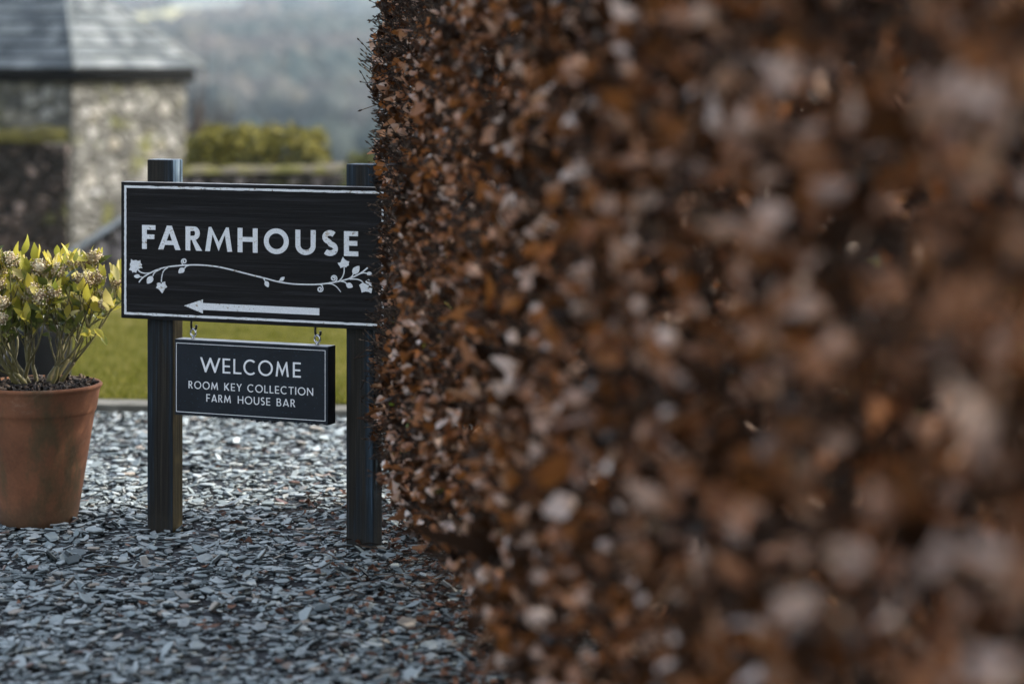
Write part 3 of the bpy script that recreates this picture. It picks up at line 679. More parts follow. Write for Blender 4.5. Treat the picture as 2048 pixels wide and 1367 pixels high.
for g0 in range(0, len(order), 4):
    grp = [heads[k] for k in order[g0:g0 + 4]]; cen = sum((h[0] for h in grp), Vector()) / len(grp)
    b0 = Vector((cen.x * .26 + random.gauss(0, .022), cen.y * .26 + random.gauss(0, .022), .42))
    fork = b0 + Vector(((cen.x - b0.x) * .42, (cen.y - b0.y) * .42, random.uniform(.07, .13)))
    k1 = b0.lerp(fork, .5) + Vector((random.gauss(0, .006), random.gauss(0, .006), .006)); r0 = random.uniform(.0062, .0088)
    gst.tube([b0, k1, fork, fork + (fork - k1) * .12], [r0 * 1.15, r0, r0 * .9, r0 * .5], 8)
    for hp, r_ in grp:
        end = hp - Vector((0, 0, r_ * .7)); s0 = k1.lerp(fork, random.uniform(.55, 1)); d_ = end - s0
        k2 = s0 + Vector((d_.x * .42 + random.gauss(0, .012), d_.y * .42 + random.gauss(0, .012), d_.z * .30)); k3 = s0 + Vector((d_.x * .8 + random.gauss(0, .01), d_.y * .8, d_.z * .70))
        P = smooth([(s0.x, s0.z), (k2.x, k2.z), (k3.x, k3.z), (end.x, end.z)], 5); Yv = smooth([(s0.y, 0), (k2.y, 0), (k3.y, 0), (end.y, 0)], 5)
        pts = [(p_[0], y_[0], p_[1]) for p_, y_ in zip(P, Yv)]; n = len(pts); r1 = r0 * random.uniform(.48, .62)
        gst.tube(pts, [r1 + (.0018 - r1) * (k / (n - 1)) ** .8 for k in range(n)], 6)
        hubs.append((end, Vector(pts[-1]) - Vector(pts[-3]), pts))
        for rep_ in range(2):
            if random.random() < .75:
                k = random.randint(4, 11); q0 = Vector(pts[k]); e = q0 + Vector((random.gauss(0, .045), random.gauss(0, .045), random.uniform(.05, .14)))
                gst.tube([q0, q0.lerp(e, .5) + Vector((random.gauss(0, .008), 0, 0)), e], [.0024, .0019, .0014], 5); hubs.append((e, e - q0, None))
gst.build('stems', m_stem, pot, smooth=True)
ico = bmesh.new(); bmesh.ops.create_icosphere(ico, subdivisions=1, radius=1); ico.verts.ensure_lookup_table()
IV = np.array([v.co[:] for v in ico.verts]); IF = np.array([[v.index for v in f.verts] for f in ico.faces]); ico.free()
ph = math.pi * (3 - math.sqrt(5))
for hp, r_ in heads:
    r_ *= 1.14; nb_ = int(70 * (r_ / .02) ** 2); k = np.arange(nb_); zz = 1 - 2 * (k + .5) / nb_; rad = np.sqrt(1 - zz * zz)
    D = np.stack([np.cos(ph * k) * rad, np.sin(ph * k) * rad, zz], 1) + rng.normal(0, .09, (nb_, 3))
    ctr = np.array(hp) + D * r_ * np.array([1, 1, .95]) * rng.uniform(.86, 1.1, (nb_, 1)); br = rng.uniform(.0024, .0036, nb_)
    Vv = ctr[:, None] + IV[None] * br[:, None, None]; Fv = IF[None] + (np.arange(nb_) * len(IV))[:, None, None]
    core = np.array(hp)[None] + IV * r_ * .82
    mesh_np('flower_head', np.concatenate([Vv.reshape(-1, 3), core]), [np.concatenate([Fv.reshape(-1, 3), IF + nb_ * len(IV)])], m_bud, pot, True)
lanc = [.12, .55, .92, 1.0, .78, .42, .04]
P_, D_, L_, G_ = [], [], [], []
for e, d, pts in hubs:
    d = d.normalized(); nl = random.randint(5, 8) if pts else random.randint(3, 5)
    a0 = random.uniform(0, 6.28)
    for k in range(nl):
        a = a0 + k * 2.4; up = random.uniform(.1, 2.2); o_ = Vector((math.cos(a), math.sin(a), 0))
        dr = (o_ + Vector((0, 0, up)) + d * .4).normalized()
        P_.append(e - d * random.uniform(-.004, .03)); D_.append(dr); L_.append(random.uniform(.045, .082)); G_.append(up < .3 or e.z < .66)
# a few tall leaves seen against the background
for x, y, dx, dz in ((135, 300, .02, 1), (185, 250, .3, .9), (250, 330, -.05, 1), (265, 300, .25, .9), (400, 280, .2, 1), (440, 255, .55, .9), (640, 290, -.9, .45), (620, 400, -.35, .8), (770, 410, -.4, 1), (862, 440, -.25, 1), (60, 395, -.1, .8), (370, 330, -.5, .8), (470, 310, .3, .9), (240, 500, -.9, .5), (200, 430, -1, .75)):
    k, z = ZP(x, y); P_.append(Vector((k * PY - PX, random.uniform(-.06, .02), z))); D_.append(Vector((dx, -.15, dz)).normalized()); L_.append(random.uniform(.055, .085)); G_.append(False)
for i in range(230):                       # lower foliage along the stems
    e, d, pts = random.choice([h for h in hubs if h[2]]); s0 = Vector(pts[random.randint(7, len(pts) - 3)])
    P_.append(s0); D_.append(Vector((random.gauss(0, 1), random.gauss(0, 1), random.uniform(-.3, .9))).normalized()); L_.append(random.uniform(.035, .065)); G_.append(random.random() < .62)
for x, y, dx, dz in ((650, 760, .3, -.8), (690, 770, .6, -.5), (735, 800, .5, -.9), (640, 740, -.1, -1), (700, 820, -.5, .1)):
    k, z = ZP(x, y); P_.append(Vector((k * PY - PX, -.04, z))); D_.append(Vector((dx, -.3, dz)).normalized()); L_.append(.055); G_.append(False)
P_ = np.array([list(p) for p in P_]); D_ = np.array([list(d) for d in D_]); L_ = np.array(L_); G_ = np.array(G_)
nr = np.stack([-D_[:, 0] * .6, -D_[:, 1] * .6 - .35, np.ones(len(D_)) * .8], 1) + rng.normal(0, .35, (len(D_), 3))
for sel, mm, nm in ((~G_, m_yleaf, 'young_leaves'), (G_, m_gleaf, 'older_leaves')):
    v, q = leaves(P_[sel], D_[sel], nr[sel], L_[sel], L_[sel] * .38, lanc, .3, .35)
    mesh_np(nm, v, [q], mm, pot, True)

# dark pot and grey pot standing behind it
def simple_pot(name, x, y, rt, rb, h, m, label, soil=True):
    t = tag(empty(name, (x, y, 0)), label, 'plant pot'); g_ = Geo()
    g_.lathe([(.0, .0), (rb, 0), (rb + (rt - rb) * .85, h * .86), (rt + .008, h * .87), (rt + .01, h), (rt - .008, h), (rt - .02, h * .9), (rt - .025, h * .85)], 48)
    g_.build('pot_body', m, t, smooth=True)
    g_ = Geo(); g_.lathe([(.001, h * .88), (rt - .018, h * .87)], 32); g_.build('soil', m_bark, t); return t
simple_pot('black_plant_pot', -1.905, 9.75, .135, .115, .46, m_plastic, 'black plastic plant pot standing on the gravel behind the terracotta pot')
simple_pot('clay_plant_pot', -2.17, 9.85, .15, .12, .30, m_greypot, 'grey brown clay plant pot at the left edge behind the terracotta pot')

# ------------------------------------------------------------------ the beech hedge
hedge = tag(empty('beech_hedge', (-.2, 7.0, 0)), 'tall clipped beech hedge with dry brown leaves filling the right side', 'hedge')
HO = np.array([-.2, 7.0, 0.0])
HX = lambda y: -.418 + (7.2 - y) * .154
DIR = unit(np.array([[.154, -1, 0.]]))[0]; OUT = np.array([-DIR[1] * -1, 0, 0])   # along the face, towards the camera
OUT = unit(np.array([[-1, -.154, 0.]]))[0]
HTOP, HW, YEND, YNEAR = 2.12, .85, 8.12, -.6
def yend(z): t = np.clip((z - 1.0) / .45, 0, 1); return YEND - .34 * t * t * (3 - 2 * t)   # unseen end leans in, shaped to shade the pot but sun the shrub
def bulge(s, z):
    return .028 * np.sin(s * 3.1 + z * 2.2) + .02 * np.sin(s * 7.3 - z * 5.1 + 1) + .014 * np.sin(s * 15 + z * 17)
def recess(z): return .30 * np.clip((.46 - z) / .46, 0, 1) ** 1.7 + .035 * np.clip((z - .95) / .35, 0, 1) + .20 * np.clip((z - 1.4) / .72, 0, 1) ** 1.6
def clump(y, z):
    return np.array([mnoise.noise((a * 4.6, b * 4.6, 11)) + .6 * mnoise.noise((a * 10, b * 10, 5)) for a, b in zip(y, z)])
def face_points(n, y0, y1, zmin=.10, clumps=False):
    y = rng.uniform(y0, y1, n); z = zmin + (HTOP - zmin) * rng.random(n)
    keep = (rng.random(n) < np.clip((z - .03) / .38, .06, 1)) & (y < yend(z))
    if clumps: keep &= rng.random(n) < np.clip(.52 + 1.9 * clump(y, z), .06, 1)      # leafy clumps and bare twiggy gaps
    y, z = y[keep], z[keep]
    dep = np.abs(rng.normal(0, .05, len(y))) + recess(z) - bulge(y, z) * 1.0
    # round the far corner
    dep = dep + .175 * np.clip(y - 7.25, 0, 1) + .14 * np.clip((y - yend(z) + .3) / .3, 0, 1) ** 2
    p = np.stack([HX(y), y, z], 1) - OUT[None] * dep[:, None]; return p, np.broadcast_to(OUT, p.shape)
def top_points(n):
    y = rng.uniform(YNEAR, YEND - .34, n); w = rng.uniform(0, HW, n)
    p = np.stack([HX(y) + w + .08, y, HTOP - np.abs(rng.normal(0, .04, n)) - .12 * np.clip(.25 - w, 0, 1) + bulge(y, w)], 1); return p, np.broadcast_to(np.array([0, 0, 1.]), p.shape)
def end_points(n):
    w = rng.uniform(0.02, HW, n); z = .1 + (HTOP - .1) * rng.random(n)
    keep = rng.random(n) < np.clip((z - .03) / .38, .06, 1); w, z = w[keep], z[keep]
    y = yend(z) - np.abs(rng.normal(0, .05, len(w))) + bulge(w * 2, z) - .12 * np.clip(.2 - w, 0, 1) - recess(z) * .5
    p = np.stack([HX(YEND) + w + .18, y, z], 1); return p, np.broadcast_to(np.array([0, 1., 0]), p.shape)
def back_points(n):
    y = rng.uniform(YNEAR, YEND, n); z = .1 + (HTOP - .1) * rng.random(n); y = np.minimum(y, yend(z))
    p = np.stack([HX(y) + HW - np.abs(rng.normal(0, .06, n)), y, z], 1); return p, np.broadcast_to(-OUT, p.shape)
def core_points(n):
    y = rng.uniform(YNEAR, YEND - .08, n); z = .22 + (HTOP - .3) * rng.random(n); w = rng.uniform(.2, HW - .1, n) + .1 * np.clip(y - 7.2, 0, 1); y = np.minimum(y, yend(z) - .08)
    p = np.stack([HX(y) + w, y, z], 1); return p, unit(rng.normal(0, 1, p.shape))
def clear_of_sign(p):
    c, s = math.cos(TH), math.sin(TH); dx, dy = p[:, 0] - OX, p[:, 1] - OY
    u = dx * c - dy * s; w = dx * s + dy * c; z = p[:, 2]
    post = (np.abs(u - .338) < .062) & (w > -.02) & (w < .085) & (z < 1.21)
    brd = (u < .47) & (u > -.6) & (w > -.065) & (w < .03) & (z > .66) & (z < 1.135)
    return ~(post | brd)
def beech(sets, lmin, lmax, rows, cols=3, crumple=.03):
    P = np.concatenate([s[0] for s in sets]); Nn = np.concatenate([s[1] for s in sets]); k = clear_of_sign(P); P, Nn = P[k], Nn[k]; n = len(P)
    nrm = unit(Nn * .75 + rng.normal(0, .7, (n, 3)) + np.array([0, 0, .25])); dr = unit(Nn * .35 + rng.normal(0, .75, (n, 3)) + np.array([0, 0, -.15]))
    L = rng.uniform(lmin, lmax, n)
    v, q = leaves(P - dr * L[:, None] * .3 - HO, dr, nrm, L, L * rng.uniform(.5, .75, n), rows, 1.0, 1.5, .04, cols, crumple); return v, q
rows5 = [.12, .72, 1.0, .74, .05]; rows7 = [.16, .66, .93, 1.0, .92, .68, .16]
far = beech([face_points(23000, 5.2, YEND, clumps=True), end_points(3200)], .02, .047, rows7, 5, .022)
mid = beech([face_points(12500, 2.6, 5.2, clumps=True)], .03, .066, rows7, 5, .022)
nearf = beech([face_points(2700, YNEAR, 2.6, clumps=True)], .045, .08, rows7, 5, .02)
rest = beech([top_points(6500), back_points(12000)], .05, .085, rows5)
core = beech([core_points(13000)], .05, .085, rows5)
v, q = merge([far, mid, nearf, rest, core]); lf = mesh_np('foliage', v, [q], m_beech, hedge, True); tag(lf, kind='stuff')
# twigs with pointed buds, standing out of the clipped face
def twig_set(P, Nn, lmin, lmax, r):
    k = clear_of_sign(P); P, Nn = P[k], Nn[k]; n = len(P)
    d = unit(Nn * .9 + rng.normal(0, .5, (n, 3)) + np.array([0, .1, .42])); L = rng.uniform(lmin, lmax, n)[:, None]
    a = P - d * L * .75; b = P + d * L * .42; bend = rng.normal(0, .006, (n, 3))
    out = [sticks(a, b, r, r * .55, 4, bend)]
    for t in (1.0, .86, .70, .52):                                   # buds: slim spindles
        m = rng.random(n) < (.95 if t == 1 else .6); base = a[m] + (b[m] - a[m]) * t + bend[m] * (1 - abs(2 * t - 1)); bd = unit(d[m] + (rng.normal(0, .5, (m.sum(), 3)) if t < 1 else 0)); bl = rng.uniform(.009, .019, m.sum())[:, None]
        out.append(sticks(base, base + bd * bl * .5, r * .6, r * 1.55, 4)); out.append(sticks(base + bd * bl * .5, base + bd * bl, r * 1.55, r * .15, 4))
    return merge(out)
f1 = face_points(2600, 5.6, YEND, .12); fx_ = face_points(1700, 6.5, 7.45, .12); e1 = end_points(700); f2 = face_points(2600, 2.5, 5.6, .15); f3 = face_points(900, YNEAR, 2.5, .15)
low = face_points(900, 5.2, YEND, .02); low = (low[0][low[0][:, 2] < .45], low[1][low[0][:, 2] < .45])
v, q = merge([twig_set(*f1, .04, .10, .0016), twig_set(*fx_, .07, .14, .0019), twig_set(*e1, .05, .11, .0014), twig_set(*f2, .05, .12, .0016), twig_set(*f3, .06, .12, .0016), twig_set(*low, .10, .26, .0016)])
tw = mesh_np('twigs', v - HO, [q], m_twig, hedge); tag(tw, kind='stuff')
# inner branches and stems
n = 4200; pc, _ = core_points(n); d = unit(rng.normal(0, .6, (n, 3)) + np.array([0, 0, .55])); L = rng.uniform(.1, .26, n)[:, None]
ns = 46; ys_ = np.linspace(YNEAR, YEND - .45, ns) + rng.normal(0, .03, ns); xs_ = HX(ys_) + .52 + rng.normal(0, .05, ns)
sa = np.stack([xs_, ys_, np.full(ns, -.02)], 1); sb = sa + np.stack([rng.normal(0, .06, ns), rng.normal(0, .06, ns), rng.uniform(1.2, 1.8, ns)], 1)
v, q = merge([sticks(pc - d * L * .5, pc + d * L * .5, .0045, .002, 4, rng.normal(0, .02, (n, 3))), sticks(sa, sb, rng.uniform(.012, .022, ns), .006, 7, rng.normal(0, .03, (ns, 3)))])
br = mesh_np('branches', v - HO, [q], m_twig, hedge); tag(br, kind='stuff')
# a few fresh green shoots low in the face
fp, fn = face_points(160, 5.6, 7.4, .4); k = (fp[:, 2] < .95) & clear_of_sign(fp); fp = fp[k]
v, q = leaves(fp - HO, rng.normal(0, 1, fp.shape), rng.normal(0, 1, fp.shape), .018, .009, rows5, .2, .3)
tag(mesh_np('fresh_shoots', v, [q], m_fresh, hedge, True), kind='stuff')
# fallen leaves and sticks on the slate under the hedge
n = 1300; y = rng.uniform(5.0, 8.3, n); off = rng.exponential(.17, n); x = HX(y) + .34 - off + rng.normal(0, .05, n)
x2 = rng.uniform(-2.6, .1, 45); y2 = rng.uniform(5.2, 9.8, 45); x = np.concatenate([x, x2]); y = np.concatenate([y, y2]); n = len(x)
P = np.stack([x, y, .02 + rng.uniform(0, .012, n)], 1); dr = rng.normal(0, 1, (n, 3)) * np.array([1, 1, .15]); nr = rng.normal(0, .3, (n, 3)) + np.array([0, 0, 1])
v, q = leaves(P, dr, nr, rng.uniform(.018, .042, n), rng.uniform(.011, .026, n), rows5, .5, .6, .1)
m_fall = Mat('fallen_leaf', (.1, .05, .03), .6, .3); m_fall.base(m_fall.ramp(m_fall.geo(), [(0, (.03, .016, .01)), (.6, (.10, .042, .022)), (1, (.2, .10, .06))]))
tag(mesh_np('fallen_leaves', v, [q], m_fall, None, True), 'dry brown beech leaves scattered on the slate chippings below the hedge', 'fallen leaves', kind='stuff')
n = 160; y = rng.uniform(5.2, 8.2, n); x = HX(y) + .2 - rng.exponential(.22, n); P = np.stack([x, y, np.full(n, .024)], 1); d = unit(rng.normal(0, 1, (n, 3)) * np.array([1, 1, .08])); L = rng.uniform(.04, .16, n)[:, None]
v, q = sticks(P - d * L * .5, P + d * L * .5, .0022, .0014, 5, rng.normal(0, .006, (n, 3)))
tag(mesh_np('fallen_twigs', v, [q], m_twig, None), 'thin broken twigs lying on the slate chippings below the hedge', 'twigs', kind='stuff')

# ------------------------------------------------------------------ the stone barn
def pxw(px, py, Y): return ((px - 1024) / FPX * Y, 1.5 - (py - 120) / FPX * Y)
barn = tag(empty('stone_barn', (pxw(145, 143, 28)[0], 28, -1.0)), 'grey rubble stone outbuilding with hipped slate roof beyond the lawn', 'outbuilding')
BA = R(60); D1 = Vector((math.cos(BA), math.sin(BA), 0)); D2 = Vector((-math.sin(BA), math.cos(BA), 0))
L1, L2, HE = 2.13, 5.2, 2.53; TP = 1.0; OV = .16            # short face, long face, wall height, roof slope, eave overhang
def bl(a, b, z): v = D1 * a + D2 * b; return (v.x, v.y, z)
gb = Geo(); zs = -.6
gb.add([bl(0, 0, zs), bl(L1, 0, zs), bl(L1, L2, zs), bl(0, L2, zs), bl(0, 0, HE), bl(L1, 0, HE), bl(L1, L2, HE), bl(0, L2, HE)], [(0, 1, 5, 4), (1, 2, 6, 5), (2, 3, 7, 6), (3, 0, 4, 7), (4, 5, 6, 7)])
gb.build('wall', m_barnwall, barn)
gq = Geo(); z = zs; k = 0
while z < HE - .2:
    h = random.uniform(.22, .32); wa, wb = (.30, .16) if k % 2 else (.17, .30); e = .018
    z2 = min(z + h, HE - .02)
    gq.add([bl(-e, -e, z), bl(wa, -e, z), bl(wa, .05, z), bl(.05, .05, z), bl(.05, wb, z), bl(-e, wb, z)] + [bl(-e, -e, z2 - .02), bl(wa, -e, z2 - .02), bl(wa, .05, z2 - .02), bl(.05, .05, z2 - .02), bl(.05, wb, z2 - .02), bl(-e, wb, z2 - .02)],
           [(i, (i + 1) % 6, 6 + (i + 1) % 6, 6 + i) for i in range(6)] + [(0, 5, 4, 3), (0, 3, 2, 1), (6, 7, 8, 9), (6, 9, 10, 11)]); z = z2; k += 1
gq.build('quoins', m_barnwall, barn)
gr_ = Geo()                                                    # slates laid in courses on the four slopes
def slope(O, U, I, length, half, hip0=True, hip1=True):
    """O corner at the eave, U along eave, I inward"""
    gauge = .19; run = 0; row = 0; sl = math.sqrt(1 + TP * TP)
    while run < half:
        w_ = gauge / sl; x = run + (random.uniform(-.1, 0)); xe = length - run
        x = run
        while x < xe - .02:
            w = min(random.uniform(.16, .30), xe - x); j = random.uniform(0, .012); t = .03
            r1 = min(run + w_ * 1.35, half)
            def P(a, r_, lift): v = O + U * a + I * r_; return (v.x, v.y, HE - OV * TP + r_ * TP + lift)
            x0a, x1a = max(x, r1), min(x + w - .006, length - r1)
            a0, a1 = x, x + w - .006
            b0, b1 = max(a0, min(r1, a1)), min(a1, max(length - r1, a0))
            vs = [P(a0, run - j, .055), P(a1, run - j, .055), P(b1, r1, .006), P(b0, r1, .006), P(a0, run - j, .055 - t), P(a1, run - j, .055 - t), P(b1, r1, -.008), P(b0, r1, -.008)]
            gr_.add(vs, [(0, 1, 2, 3), (4, 7, 6, 5), (0, 4, 5, 1), (1, 5, 6, 2), (2, 6, 7, 3), (3, 7, 4, 0)]); x += w
        run += w_; row += 1
LL1, LL2 = L1 + 2 * OV, L2 + 2 * OV; hf = LL1 / 2
c0 = D1 * -OV + D2 * -OV; c1 = D1 * (L1 + OV) + D2 * -OV; c2 = D1 * (L1 + OV) + D2 * (L2 + OV); c3 = D1 * -OV + D2 * (L2 + OV)
slope(c0, D1, D2, LL1, hf); slope(c3, -D2, D1, LL2, hf); slope(c1, D2, -D1, LL2, hf); slope(c2, -D1, -D2, LL1, hf)
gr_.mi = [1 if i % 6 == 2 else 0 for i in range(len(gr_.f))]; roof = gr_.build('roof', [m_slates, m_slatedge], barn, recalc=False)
gh = Geo()                                                     # hip tiles
apA = c0 + (D1 + D2) * hf; apB = c3 + (D1 - D2) * hf; zE = HE - OV * TP + .035; zA = zE + hf * TP
for a, b in ((c0, apA), (c1, apA), (c2, apB), (c3, apB)): gh.tube([(a.x, a.y, zE), (b.x, b.y, zA)], .03, 8)
gh.tube([(apA.x, apA.y, zA), (apB.x, apB.y, zA)], .06, 8); gh.build('hip_tiles', m_slates, roof, smooth=True)
gg = Geo(); zg = HE - OV * TP - .06; e = .06
ga = [D1 * -e + D2 * -e, D1 * (L1 + .02) + D2 * -e, D1 * (L1 + .02) + D2 * (L2 + e), D1 * -e + D2 * (L2 + e)]
for i in range(4): a, b = ga[i], ga[(i + 1) % 4]; gg.tube([(a.x, a.y, zg), (b.x, b.y, zg)], .075, 10)
m_gut = Mat('black_gutter_eave_shadow', (.006, .006, .006), .9, .1); gg.build('gutter_and_shadow', m_gut, barn, smooth=True)  # black tube thickened to draw in the shadow under the eave

# ------------------------------------------------------------------ dry stone walls
def drywall(name, pts, h, th, m, label, mossy, seed, cope=None, base=-.35):
    """pts: plan line; h: top height at each point; stones in courses as one wall mesh"""
    t = tag(empty(name, (pts[0][0], pts[0][1], 0)), label, 'stone wall'); O = Vector((pts[0][0], pts[0][1], 0)); rs = random.Random(seed); g_ = Geo()
    for s in range(len(pts) - 1):
        A_, B_ = Vector((*pts[s], 0)), Vector((*pts[s + 1], 0)); L = (B_ - A_).length; U = (B_ - A_).normalized(); Nn = Vector((U.y, -U.x, 0))
        gz = hl(0, A_.y) - .4; z = gz
        while z < max(h[s], h[s + 1]):
            hh = rs.uniform(.08, .16); x = rs.uniform(-.15, 0)
            while x < L:
                w = rs.uniform(.14, .38); tt = (x + w / 2) / L; ht = h[s] + (h[s + 1] - h[s]) * min(1, max(0, tt))
                if z + hh * .6 < ht:
                    d = rs.uniform(-.03, .03); x0, x1 = max(0, x + .008), min(L, x + w - .008); z1 = min(z + hh - .008, ht + .03)
                    if x1 - x0 > .03:
                        q_ = []
                        for yy in (-th / 2 - d * .5, th / 2 + d):
                            for (xx, zz) in ((x0, z), (x1, z), (x1, z1), (x0, z1)):
                                p_ = A_ + U * (xx + rs.uniform(-.012, .012)) + Nn * yy - O; q_.append((p_.x, p_.y, zz + rs.uniform(-.01, .01)))
                        g_.add(q_, [(0, 1, 2, 3), (7, 6, 5, 4), (0, 4, 5, 1), (1, 5, 6, 2), (2, 6, 7, 3), (3, 7, 4, 0)])
                x += w
            z += hh
        # rubble heart
        i_ = .05; q_ = []
        for yy in (-th / 2 + i_, th / 2 - i_):
            for xx, zz in ((.02, gz - .3), (L - .02, gz - .3), (L - .02, h[s + 1] - .06), (.02, h[s] - .06)): p_ = A_ + U * xx + Nn * yy - O; q_.append((p_.x, p_.y, zz))
        g_.add(q_, [(0, 1, 2, 3), (7, 6, 5, 4), (0, 4, 5, 1), (1, 5, 6, 2), (2, 6, 7, 3), (3, 7, 4, 0)])
    g_.build('stonework', m, t)
    if mossy or cope:
        mm, nm = (m_moss if mossy is True else m_moss2, 'moss_cushion') if mossy else (m_coping, 'coping'); V_, F_ = [], []
        for s in range(len(pts) - 1):
            A_, B_ = Vector((*pts[s], 0)), Vector((*pts[s + 1], 0)); n_ = max(8, int((B_ - A_).length / .06)); U = (B_ - A_).normalized(); Nn = Vector((U.y, -U.x, 0)); b = len(V_); k_ = 7
            for i in range(n_ + 1):
                c_ = A_.lerp(B_, i / n_) - O; ht = h[s] + (h[s + 1] - h[s]) * i / n_
                for j in range(k_):
                    an = math.pi * j / (k_ - 1); ry = th / 2 + .05; rz_ = (.13 if mossy is True else .05 if mossy else .09) * (1 + (.5 * mnoise.noise((i * .35, j * .9, seed)) if mossy else .06 * mnoise.noise((i * .8, j, seed))))
                    p_ = c_ + Nn * ry * math.cos(an); V_.append((p_.x, p_.y, ht - .02 + rz_ * math.sin(an) ** (1 if mossy is True else .4)))
            for i in range(n_):
                for j in range(k_ - 1): F_.append((b + i * k_ + j, b + (i + 1) * k_ + j, b + (i + 1) * k_ + j + 1, b + i * k_ + j + 1))
        g2_ = Geo(); g2_.add(V_, F_); g2_.build(nm, mm, t, smooth=bool(mossy))
    return t
x1_, z1w = pxw(136, 275, 24); x0_, _ = pxw(-700, 275, 24)
drywall('dry_stone_wall', [(x1_, 24), (x0_, 23.4)], [z1w - .02, z1w + .02], .45, m_drywall, 'dark dry stone wall with yellow moss along its top, left of the outbuilding', True, 3)
xa, za = pxw(372, 335, 20.5); xb, zb_ = pxw(697, 338, 20.5)
drywall('dry_stone_wall', [(xa, 20.6), (xb, 20.4)], [za - .03, zb_ + .01], .4, m_greywall, 'grey brown dry stone wall with mossy top below the golden clipped hedge', .5, 5)
xa, za = pxw(160, 505, 22); xb, zb_ = pxw(330, 395, 21)
drywall('ramped_stone_wall', [(xa, 22), (xb, 21)], [za - .05, zb_ - .05], .3, m_greywall, 'low stone wall with pale sloping coping rising to the right before the outbuilding', False, 8, cope=True)

# ------------------------------------------------------------------ background shrubs
def shrub(name, x0, x1, y, dep, zb0, zt_, n, m, label, cat, lsize=.05, boxy=True, seed=1):
    t = tag(empty(name, ((x0 + x1) / 2, y, zb0)), label, cat); w = (x1 - x0) / 2; H = zt_ - zb0
    d = unit(rng.normal(0, 1, (n, 3))); d[:, 2] = np.abs(d[:, 2]) * np.where(rng.random(n) < .85, 1, -.6)
    k = np.maximum(np.abs(d[:, :1]), np.maximum(np.abs(d[:, 1:2]), np.abs(d[:, 2:]))); e = .78 if boxy else .2
    p = d / (k ** e); lump = np.array([.17 * mnoise.noise((a * 3.1 + seed, b * 3, c * 3)) + .05 * mnoise.noise((a * 8, b * 8, c * 8 + seed)) for a, b, c in p])
    s = (1 + lump - np.abs(rng.normal(0, .05, n)))[:, None]
    P = p * s * np.array([w, dep / 2, H * .55]) + np.array([0, 0, H * .45])
    nn = unit(d + rng.normal(0, .5, (n, 3)) + np.array([0, 0, .3])); dr = rng.normal(0, 1, (n, 3))
    v, q = leaves(P, dr, nn, rng.uniform(.7, 1.3, n) * lsize, lsize * .6, [.3, 1, .7, .05], .3, .3); mesh_np('foliage', v, [q], m, t, True)
    nb = 260; dd = d[:nb]; v, q = sticks(np.zeros((nb, 3)) + np.array([0, 0, H * .1]) + rng.normal(0, .1, (nb, 3)) * np.array([w, dep, .3]), P[:nb], .012, .004, 4); mesh_np('branches', v, [q], m_twig, t)
    return t
xa, zt_ = pxw(372, 262, 21.3); xb, _ = pxw(652, 262, 21.3)
shrub('golden_hedge', xa, xb, 21.4, .9, -.5, zt_, 16000, m_hleaf, 'golden green clipped hedge growing behind the low stone wall', 'hedge', .05, True, 4)
xa, zt_ = pxw(688, 312, 19.6); xb, _ = pxw(900, 312, 19.6)
shrub('green_bush', xa, xb, 19.7, .8, -.5, zt_, 7000, m_dleaf, 'rounded dark green bush just above the right post of the farmhouse sign', 'bush', .05, True, 9)
# bare twiggy shrub by the barn corner
bs = tag(empty('bare_shrub', (pxw(402, 300, 31.5)[0], 31.5, -1.4)), 'bare brown twiggy shrub against the right corner of the outbuilding', 'shrub')
n = 170; base = rng.normal(0, .12, (n, 3)) * np.array([1, 1, 0]); tip = rng.normal(0, 1, (n, 3)) * np.array([.22, .3, .45]) + np.array([0, 0, 1.9]); m1 = base * .5 + tip * .5
v, q = merge([sticks(base, tip, .012, .004, 4, rng.normal(0, .05, (n, 3))), sticks(m1, m1 + rng.normal(0, .25, (n, 3)) + np.array([0, 0, .3]), .006, .003, 4)])
mesh_np('branches', v, [q], m_twig, bs)

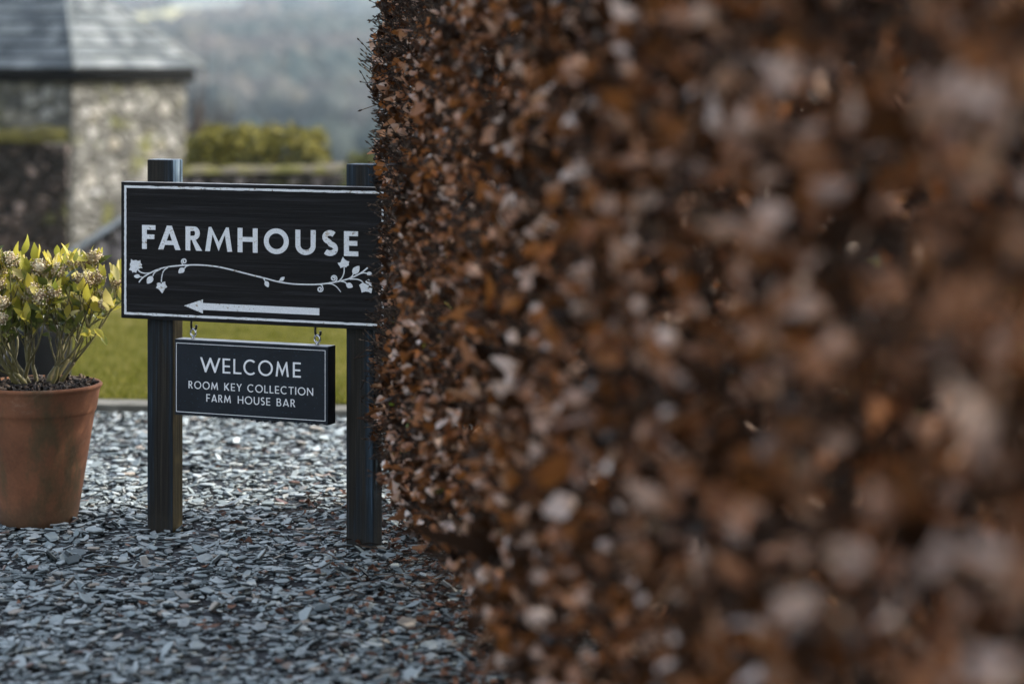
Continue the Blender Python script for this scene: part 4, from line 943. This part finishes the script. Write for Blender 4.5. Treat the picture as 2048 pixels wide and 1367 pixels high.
# ------------------------------------------------------------------ the far wood
m_wood = Mat('far_tree_crown', (.08, .075, .07), .95, .1)
wp_ = m_wood.noise(.011, 4, m_wood.geo('Position'), .6)
m_wood.base(m_wood.mix(m_wood.mrange(wp_, .42, .6), m_wood.ramp(m_wood.geo(), [(0, (.016, .030, .030)), (.6, (.035, .046, .044)), (1, (.06, .062, .05))]), m_wood.ramp(m_wood.geo(), [(0, (.045, .04, .04)), (.6, (.085, .07, .065)), (1, (.12, .10, .075))])))
N = 20000; fy = 230 + 1900 * rng.random(N) ** 1.25; fx = (rng.uniform(-1, .45, N)) * .30 * fy + 0
keep = np.ones(N, bool)
for x0, x1, y0, y1, c in FIELDS: keep &= ~((fx > x0 - 4) & (fx < x1 + 4) & (fy > y0 - 120) & (fy < y1 + 6))
cl = np.array([mnoise.noise((x * .008, y * .005, 7)) for x, y in zip(fx, fy)]); keep &= cl > -.34
fx, fy = fx[keep], fy[keep]; N = len(fx); fr = rng.uniform(1.8, 4.2, N)
ctr = np.stack([fx, fy, np.array([hz(a, b) for a, b in zip(fx, fy)]) + fr * .75], 1)
Vv = ctr[:, None] + IV[None] * (fr[:, None] * rng.uniform(.75, 1.2, (N, len(IV))))[..., None] * np.array([1, 1, 1.15])
Fv = IF[None] + (np.arange(N) * len(IV))[:, None, None]
tag(mesh_np('far_wood', Vv.reshape(-1, 3), [Fv.reshape(-1, 3)], m_wood, None, True), 'distant bare woodland covering the hazy hillside', 'woodland', kind='stuff')

# ------------------------------------------------------------------ haze
m_haze = Mat('valley_haze'); m_haze.t.nodes.remove(m_haze.b)
pv = m_haze.n('ShaderNodeVolumePrincipled'); pv.inputs['Color'].default_value = (.62, .74, .82, 1); pv.inputs['Density'].default_value = .00033; pv.inputs['Anisotropy'].default_value = .2
m_haze.link(pv.outputs[0], m_haze.o.inputs['Volume'])
gz = Geo(); gz.box(-2600, 2600, -40, 3050, -32, 150); hzo = gz.build('haze', m_haze); tag(hzo, 'pale blue valley haze softening the far hillside', 'haze', kind='stuff')
